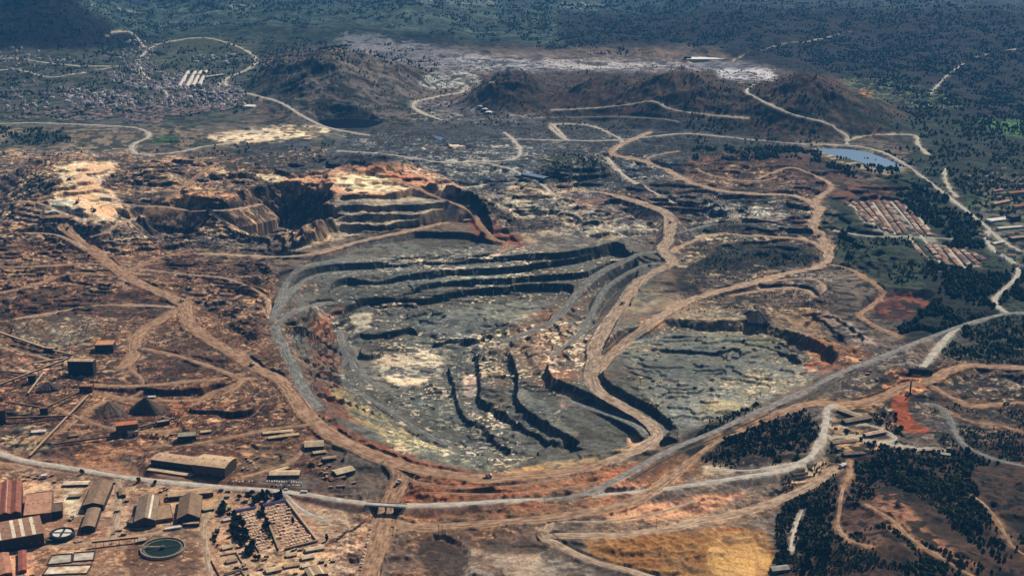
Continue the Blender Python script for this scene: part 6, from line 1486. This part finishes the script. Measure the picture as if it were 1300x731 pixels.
for i, (fl, fr) in enumerate((((230, 113), (241, 94)), ((239, 113), (250, 94)), ((247, 111), (257, 93)), ((255, 109), (264, 92)))):
    a = W(*fl, 0); b = W(*fr, 0); L = math.hypot(b[0] - a[0], b[1] - a[1]); rz = math.atan2(b[1] - a[1], b[0] - a[0]); z = min(float(height_at(*a)), float(height_at(*b)))
    building('apartment_row', f'{["leftmost", "second from left", "third from left", "rightmost"][i]} of the four long white apartment rows in the distant town', 'apartments', fl, fr, 13, 9, 'gable', 2.5, 'dcd6cc', 'cfc2b6', base=(a[0], a[1], z, L, rz), windows=0, door=0, rib=False)
for fl, fr, D, h, top, wl, nm, lab in [
    ((309, 138), (322, 137), 40, 9, 'ddd6c6', 'd8d0be', 'town_hall_block', 'cream block at the right hand end of the distant town'),
    ((262, 100), (284, 96), 12, 8, 'c9c2b4', 'cfc8bc', 'long_white_block', 'long white block left of the tan sports ground in the distant town'),
    ((612, 141), (619, 140), 26, 7, 'd5d6d4', 'a9aaa8', 'white_shed', 'upper white shed in the dark valley behind the pit'),
    ((616, 145), (624, 144), 26, 7, 'dddedc', 'a9aaa8', 'white_shed', 'lower white shed in the dark valley behind the pit'),
    ((606, 137), (612, 136.5), 18, 6, 'c9cac8', 'a0a19f', 'white_shed', 'smallest white shed in the dark valley behind the pit'),
    ((690, 229), (697, 227), 92, 6, '6f7f99', '4a5566', 'blue_shed', 'long blue grey roofed shed below the green knoll'),
    ((868, 76), (877, 76), 30, 14, '5a544e', '453f3a', 'pump_house', 'dark block at the left end of the far pale basin'),
    ((1263, 262), (1283, 258), 14, 8, 'b98f72', 'a38c76', 'hospital_wing', 'long tan roofed ward at the top of the hospital group on the right edge'),
    ((1282, 249), (1306, 245), 16, 9, 'a0644c', 'b09a84', 'hospital_wing', 'red roofed ward behind the long tan ward on the right edge'),
    ((1289, 266), (1310, 262), 14, 8, '9c5d46', 'a8927c', 'hospital_wing', 'red roofed ward to the right of the long tan ward'),
    ((1258, 284), (1284, 281), 26, 7, 'd5cfc4', 'c5bdb0', 'flat_hall', 'wide white flat roofed hall below the red roofed wards'),
    ((1286, 282), (1296, 280), 24, 14, '3f3a35', '2f2b28', 'dark_tower_block', 'dark square tower block beside the white flat hall'),
    ((1268, 293), (1300, 290), 14, 6, 'cdc6b8', 'b9b0a2', 'flat_hall', 'narrow white flat roofed hall in front of the wide one'),
    ((1285, 306), (1312, 303), 18, 7, '9c7f6a', '6b5b4e', 'flat_hall', 'brown roofed hall at the right edge below the white halls'),
    ((1262, 311), (1276, 309), 12, 5, 'd2c8b6', 'a89c8a', 'small_house', 'cream house in the road bend at the right edge'),
    ((1262, 245), (1274, 243), 10, 6, 'b07a5c', 'b8a894', 'small_house', 'orange roofed house left of the hospital group')]:
    flat = nm in ('flat_hall', 'dark_tower_block', 'pump_house', 'town_hall_block')
    building(nm, lab, 'building', fl, fr, D, h, 'flat' if flat else 'gable', 2 if not flat else 0, wl, top, ridge='y' if nm in ('blue_shed', 'white_shed') else 'x', windows=4 if h < 10 else 0, rib=False)
for i, (u, v) in enumerate([(1246, 236), (1258, 232), (1270, 228), (1284, 232), (1296, 236), (1250, 250), (1252, 262), (1296, 256), (1276, 270), (1244, 274), (1248, 300), (1274, 300), (1290, 296), (1268, 322), (1284, 326), (1296, 322), (1290, 338), (1230, 226), (1262, 222), (1290, 222), (1252, 226), (1276, 238), (1302, 228), (1240, 244), (1268, 252), (1254, 270), (1264, 276), (1302, 272), (1242, 264), (1256, 304), (1282, 298), (1300, 312), (1284, 318), (1272, 330), (1300, 340), (1246, 216), (1274, 216), (1232, 236)]):
    x, y, z = G(u, v); dup(tn[i % 4], (x, y, z), random.uniform(-.6, .9), 'small pale house scattered around the hospital group at the right edge', 'houses around the hospital')
P = [G(u, v) for u, v in ((870, 77), (926, 76), (932, 65), (884, 63))]; cx = sum(p[0] for p in P) / 4; cy = sum(p[1] for p in P) / 4; zz = min(p[2] for p in P) - 3
t = thing('tailings_basin', 'pale flat topped tailings basin on the edge of the far forest', 'basin', (cx, cy, zz))
q = [(p[0] - cx, p[1] - cy) for p in P]
MB().add([(a, b, -25) for a, b in q] + [(a * .97, b * .97, 9) for a, b in q], [(0, 3, 2, 1), (0, 1, 5, 4), (1, 2, 6, 5), (2, 3, 7, 6), (3, 0, 4, 7)]).build('embankment', MT('9c988c', '85817a', .02), t)
MB().add([(a * .96, b * .96, 9.2) for a, b in q], [(0, 1, 2, 3)]).build('basin_floor', MT('d8d5cb', 'c2bfb5', .01), t)
sheet('settling_water', [(548, 174), (558, 173), (574, 178), (566, 181)], float(height_at(*W(560, 177, 4))) + .8, mat_water('water_bluegrey', '4a5f7a', .3), 'small blue settling pool left of the pale tan pad')
building('pale_pad', 'pale tan concrete pad in the grey valley behind the pit', 'pad', (572, 187), (609, 186), 95, 1.2, 'flat', 0, '8f8672', 'e0c8a8', door=0, rib=False)

# ------------------------------------------------------------------ trees
def blob_crown(n, r, h, seed, cyp=False, leaf=1.2):
    rs = np.random.RandomState(seed); V_, F_ = [], []
    nl = 5 if not cyp else 1
    lob = [(rs.uniform(-.45, .45) * r, rs.uniform(-.45, .45) * r, h * rs.uniform(.42, .8), r * rs.uniform(.5, .75)) for _ in range(nl)]
    for i in range(n):
        if cyp:
            q = rs.uniform(0, 1); a = rs.uniform(0, 2 * math.pi); rr = r * (math.sin(math.pi * min(1, q * .9 + .08)) ** .6) * rs.uniform(.75, 1.05); c = np.array([rr * math.cos(a), rr * math.sin(a), h * (.1 + .9 * q)])
        else:
            l = lob[rs.randint(nl)]; d = rs.normal(size=3); d /= np.linalg.norm(d); c = np.array(l[:3]) + d * l[3] * rs.uniform(.55, 1.08) * np.array([1, 1, .8])
        s = leaf * rs.uniform(.6, 1.4); e1_ = rs.normal(size=3); e1_ /= np.linalg.norm(e1_); e2 = np.cross(e1_, rs.normal(size=3)); e2 /= np.linalg.norm(e2)
        o = len(V_); V_ += [c - e1_ * s - e2 * s * .4, c + e1_ * s * .3 - e2 * s, c + e1_ * s + e2 * s * .5, c - e1_ * s * .2 + e2 * s]; F_.append((o, o + 1, o + 2, o + 3))
    return V_, F_
def leafmat(name, a, b):
    m = mat_noise(name, a, b, .45, rough=.8, spec=.1); return m
LM = [leafmat('leaves_dark', '1d2618', '2b3622'), leafmat('leaves_olive', '2a3020', '3d432b'), leafmat('leaves_deep', '141c13', '222c1b')]
BARK = MT('3a2f26', '2a221c', 1.0)
def tree_proto(name, n, r, h, seed, lm, cyp=False):
    t = thing(name, 'x', 'tree', (0, 0, 0))
    k = MB(); k.cyl(0, 0, -1.5, h * .55, r * .11 + .1, r * .05, 7)
    if not cyp:
        for j in range(4):
            a = j * 1.6 + seed; k.bar((0, 0, h * .35), (math.cos(a) * r * .5, math.sin(a) * r * .5, h * .65), r * .06)
    k.build('trunk', BARK, t)
    v_, f_ = blob_crown(n, r, h, seed, cyp); MB().add(v_, f_)
    np_mesh('crown', np.array(v_), np.array(f_), lm, t); return t
TP = [tree_proto('broad_tree', 150, 4.6, 9.5, 1, LM[0]), tree_proto('broad_tree', 150, 5.4, 10.5, 2, LM[2]), tree_proto('broad_tree', 130, 3.6, 7.5, 3, LM[1]), tree_proto('broad_tree', 160, 5.0, 8.5, 4, LM[0])]
CP = tree_proto('cypress_tree', 90, 1.9, 12, 5, LM[2], True)
tused = set(); ntree = [0]
def put_tree(u, v, lab, grp, sc=1.0, kind=None):
    k = random.randrange(4) if kind is None else kind; p = CP if k == 9 else TP[k]
    x, y, z = G(u, v); s = sc * random.uniform(.75, 1.25); ntree[0] += 1
    if k not in tused: tused.add(k); o = p; o.location = (x, y, z); o['label'] = lab; o['group'] = grp; o.scale = (s, s, s)
    else: dup(p, (x, y, z), random.uniform(0, 6.28), lab, grp, (s, s, s * random.uniform(.9, 1.1)))
def free(x, y, d=2.5):
    i = min(R - 1, int(np.searchsorted(ys, y))); j = min(NC - 1, int(np.searchsorted(ts, x / y)))
    if RD[i, j] < d: return False
    for ox, oy, r in OCC:
        if abs(x - ox) < r and abs(y - oy) < r: return False
    return True
in_free = free
def grove(poly, n, lab, grp, sc=1.0, kind=None):
    p = np.array(poly); k = 0; tries = 0
    while k < n:
        u = RNG.uniform(p[:, 0].min(), p[:, 0].max()); v = RNG.uniform(p[:, 1].min(), p[:, 1].max())
        tries += 1; g3 = G(u, v)
        if tries > n * 60: break
        if inpoly(u, v, poly) and in_free(g3[0], g3[1]): put_tree(u, v, lab, grp, sc, kind); k += 1
grove([(284, 640), (300, 655), (330, 708), (322, 716), (300, 690), (280, 650)], 52, 'dark tree in the belt along the left side of the graveyard', 'trees left of the graveyard', 1.05)
grove([(326, 648), (334, 646), (350, 690), (342, 694)], 14, 'dark tree between the two graveyard plots', 'trees between the plots', .8)
grove([(300, 628), (362, 624), (362, 633), (305, 645)], 20, 'dark tree behind the blue topped graveyard walls', 'trees behind the graveyard', 1.0)
for u, v in ((331, 634), (334, 632), (357, 630), (415, 686), (372, 664)): put_tree(u, v, 'tall dark cypress standing over the graveyard', 'cypresses of the graveyard', 1.1, 9)
for u, v, l_ in ((104, 601, 'leftmost'), (176, 611, 'middle'), (197, 614, 'rightmost')): put_tree(u, v, f'{l_} of the three round dark roadside trees on the paved road', 'round roadside trees', .85, 3)
for i in range(10): put_tree(274 + random.uniform(-5, 5), 684 + random.uniform(-8, 12), 'small dark tree on the lane right of the thickener', 'trees right of the thickener', .6)
grove([(915, 562), (950, 542), (1000, 530), (1030, 542), (1026, 564), (985, 578), (930, 578)], 66, 'dark tree in the grove inside the curve of the paved road', 'trees in the road curve grove', .95)
grove([(1058, 552), (1140, 520), (1150, 552), (1110, 582), (1080, 590)], 34, 'dark tree among the hamlet barracks', 'trees among the barracks', .8)
grove([(1090, 578), (1230, 572), (1240, 630), (1160, 612), (1085, 640)], 74, 'dark tree in the wood just below the hamlet', 'trees of the wood below the hamlet', .95)
grove([(985, 650), (1050, 615), (1062, 660), (1050, 731), (985, 731)], 62, 'dark tree on the wooded slope right of the ochre tailings', 'trees right of the ochre tailings', .9)
near_n = ntree[0]; print('trees', near_n)
BARE = [[(1228, 600), (1310, 580), (1310, 690), (1275, 704), (1240, 655)], [(1085, 690), (1130, 700), (1170, 731), (1120, 731)], [(1092, 632), (1140, 622), (1165, 650), (1210, 690), (1265, 730), (1190, 718), (1130, 692), (1062, 692), (1064, 655), (1082, 648)], [(1060, 590), (1084, 590), (1080, 640), (1062, 640)]]
# woods read as a mass
LMM = [mat_noise('leaves_mass_dark', '1a2316', '3d4730', .05, rough=.85, spec=.05), mat_noise('leaves_mass_deep', '131c13', '2f3a27', .05, rough=.85, spec=.05), mat_noise('leaves_mass_olive', '272e1e', '50553a', .05, rough=.85, spec=.05)]
def mass(name, label, regions, mat, tris=14, hs=(4.5, 12), seed=0, cat='woodland'):
    rs = np.random.RandomState(100 + seed); C = []
    for poly, n, sc in regions:
        p = np.array(poly, float); u = rs.uniform(p[:, 0].min(), p[:, 0].max(), n * 4); v = rs.uniform(p[:, 1].min(), p[:, 1].max(), n * 4)
        x, y = W(u, v, 0)
        cl = fbm(np.array(x) / 60, np.array(y) / 90, 3, 200 + seed); ju = (fbm(np.array(x) / 90, np.array(y) / 90, 3, 300 + seed) - .5) * 70; jv = (fbm(np.array(x) / 90, np.array(y) / 120, 3, 310 + seed) - .5) * 36
        keep = [i for i in range(len(u)) if inpoly(u[i] + ju[i], v[i] + jv[i], poly) and (y[i] > 5500 or free(x[i], y[i])) and cl[i] + rs.uniform(-.1, .1) > .46 and not any(inpoly(u[i], v[i], b_) for b_ in BARE)][:n]
        for i in keep: C.append((x[i], y[i], sc))
    C = np.array(C); n = len(C); z = height_at(C[:, 0], C[:, 1])
    h = rs.uniform(hs[0], hs[1], n) * C[:, 2]; r = h * rs.uniform(.38, .6, n)
    k = 7
    ang = np.arange(k) * 2 * np.pi / k
    ring = lambda zf, rf: np.stack([C[:, 0, None] + np.cos(ang) * r[:, None] * rf * rs.uniform(.7, 1.25, (n, k)), C[:, 1, None] + np.sin(ang) * r[:, None] * rf * rs.uniform(.7, 1.25, (n, k)), z[:, None] + h[:, None] * zf * rs.uniform(.85, 1.15, (n, k))], -1)
    P = np.concatenate([ring(.02, .55), ring(.38, 1.0), ring(.72, .75), ring(.98, .2)], 1)
    i0 = np.arange(n)[:, None, None] * (4 * k); j = np.arange(k); jn = (j + 1) % k
    F = np.concatenate([np.stack([i0[:, :, 0] + a * k + j, i0[:, :, 0] + a * k + jn, i0[:, :, 0] + (a + 1) * k + jn, i0[:, :, 0] + (a + 1) * k + j], -1) for a in range(3)] , 1).reshape(-1, 4)
    o = np_mesh(name, P.reshape(-1, 3), F, mat); tag(o, label, cat, kind='stuff')
mass('woodland', 'dark mass of scrub and trees over the lower right slopes', [([(985, 610), (1060, 600), (1300, 560), (1500, 540), (1500, 760), (985, 760)], 2000, .62), ([(1060, 580), (1230, 570), (1300, 640), (1290, 700), (1180, 640), (1080, 640)], 500, .8), ([(1195, 420), (1300, 400), (1520, 380), (1520, 480), (1300, 456), (1200, 452)], 1000, .9), ([(880, 530), (1040, 520), (1040, 580), (890, 585)], 200, .7)], LMM[0], seed=1)
mass('woodland', 'black green wood filling the hollow below the housing estate', [([(1150, 345), (1250, 338), (1280, 380), (1262, 396), (1190, 418), (1140, 430), (1165, 400), (1192, 390), (1180, 372)], 750, 1.1), ([(1255, 345), (1310, 335), (1310, 392), (1280, 390)], 180, 1.0), ([(1110, 200), (1160, 222), (1200, 250), (1240, 288), (1250, 320), (1225, 318), (1180, 285), (1140, 262), (1150, 240), (1080, 215)], 800, 1.1), ([(1060, 202), (1110, 222), (1080, 228), (1050, 212)], 120, 1.0)], LMM[1], seed=2)
mass('woodland', 'thin dark tree belt left of the reservoir', [([(885, 190), (1000, 186), (1042, 192), (1040, 205), (960, 206), (880, 206)], 500, 1.0), ([(700, 195), (770, 198), (790, 225), (750, 238), (700, 232)], 160, .7), ([(895, 308), (1030, 314), (1030, 334), (900, 342)], 260, .5), ([(1040, 290), (1075, 285), (1075, 310), (1050, 310)], 90, .8), ([(1070, 300), (1190, 306), (1190, 360), (1130, 362), (1070, 330)], 300, .6)], LMM[0], seed=3)
mass('woodland', 'scattered woods and orchards on the plain right of the reservoir', [([(1110, 175), (1560, 165), (1560, 300), (1340, 270), (1310, 260), (1240, 262), (1180, 215)], 2900, .9), ([(1100, 140), (1560, 130), (1560, 175), (1150, 172)], 1600, 1.0), ([(860, 150), (1060, 160), (1040, 186), (880, 184)], 300, .8)], LMM[2], seed=4)
mass('woodland', 'dark clumps of trees round the distant town', [([(0, 76), (330, 60), (340, 110), (310, 150), (0, 150)], 2000, .9), ([(0, 165), (85, 165), (90, 184), (0, 186)], 160, 1.0), ([(330, 60), (540, 75), (560, 100), (420, 130), (330, 110)], 1100, .9), ([(540, 100), (960, 95), (1000, 170), (540, 165)], 700, .7), ([(0, 180), (430, 180), (430, 215), (0, 215)], 200, .7)], LMM[0], seed=5)
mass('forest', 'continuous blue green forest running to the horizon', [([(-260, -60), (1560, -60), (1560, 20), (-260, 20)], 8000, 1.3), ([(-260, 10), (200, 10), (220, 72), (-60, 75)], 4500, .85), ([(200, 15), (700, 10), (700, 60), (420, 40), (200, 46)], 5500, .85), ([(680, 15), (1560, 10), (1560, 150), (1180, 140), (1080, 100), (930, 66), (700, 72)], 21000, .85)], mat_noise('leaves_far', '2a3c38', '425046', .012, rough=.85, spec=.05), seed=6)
mass('scrubland', 'low dark brushwood covering the lower right slopes', [([(985, 610), (1060, 600), (1300, 560), (1310, 740), (985, 740)], 3000, .32), ([(880, 525), (1040, 520), (1040, 590), (890, 595)], 700, .35), ([(1040, 520), (1150, 520), (1160, 575), (1060, 585)], 350, .35), ([(1190, 400), (1310, 395), (1310, 465), (1190, 460)], 700, .4), ([(1180, 510), (1310, 520), (1310, 600), (1230, 570)], 600, .35)], LMM[0], seed=7, cat='scrub')
mass('scrubland', 'dark bushes dotting the spoil heaps and old workings', [([(430, 150), (1040, 160), (1060, 250), (440, 250)], 1600, .35), ([(860, 240), (1060, 240), (1060, 400), (860, 400)], 900, .3), ([(0, 200), (420, 210), (420, 560), (0, 560)], 1500, .25), ([(560, 80), (1160, 95), (1150, 176), (600, 165)], 2600, .45), ([(330, 60), (560, 80), (560, 150), (340, 150)], 1200, .5)], LMM[0], seed=8, cat='scrub')
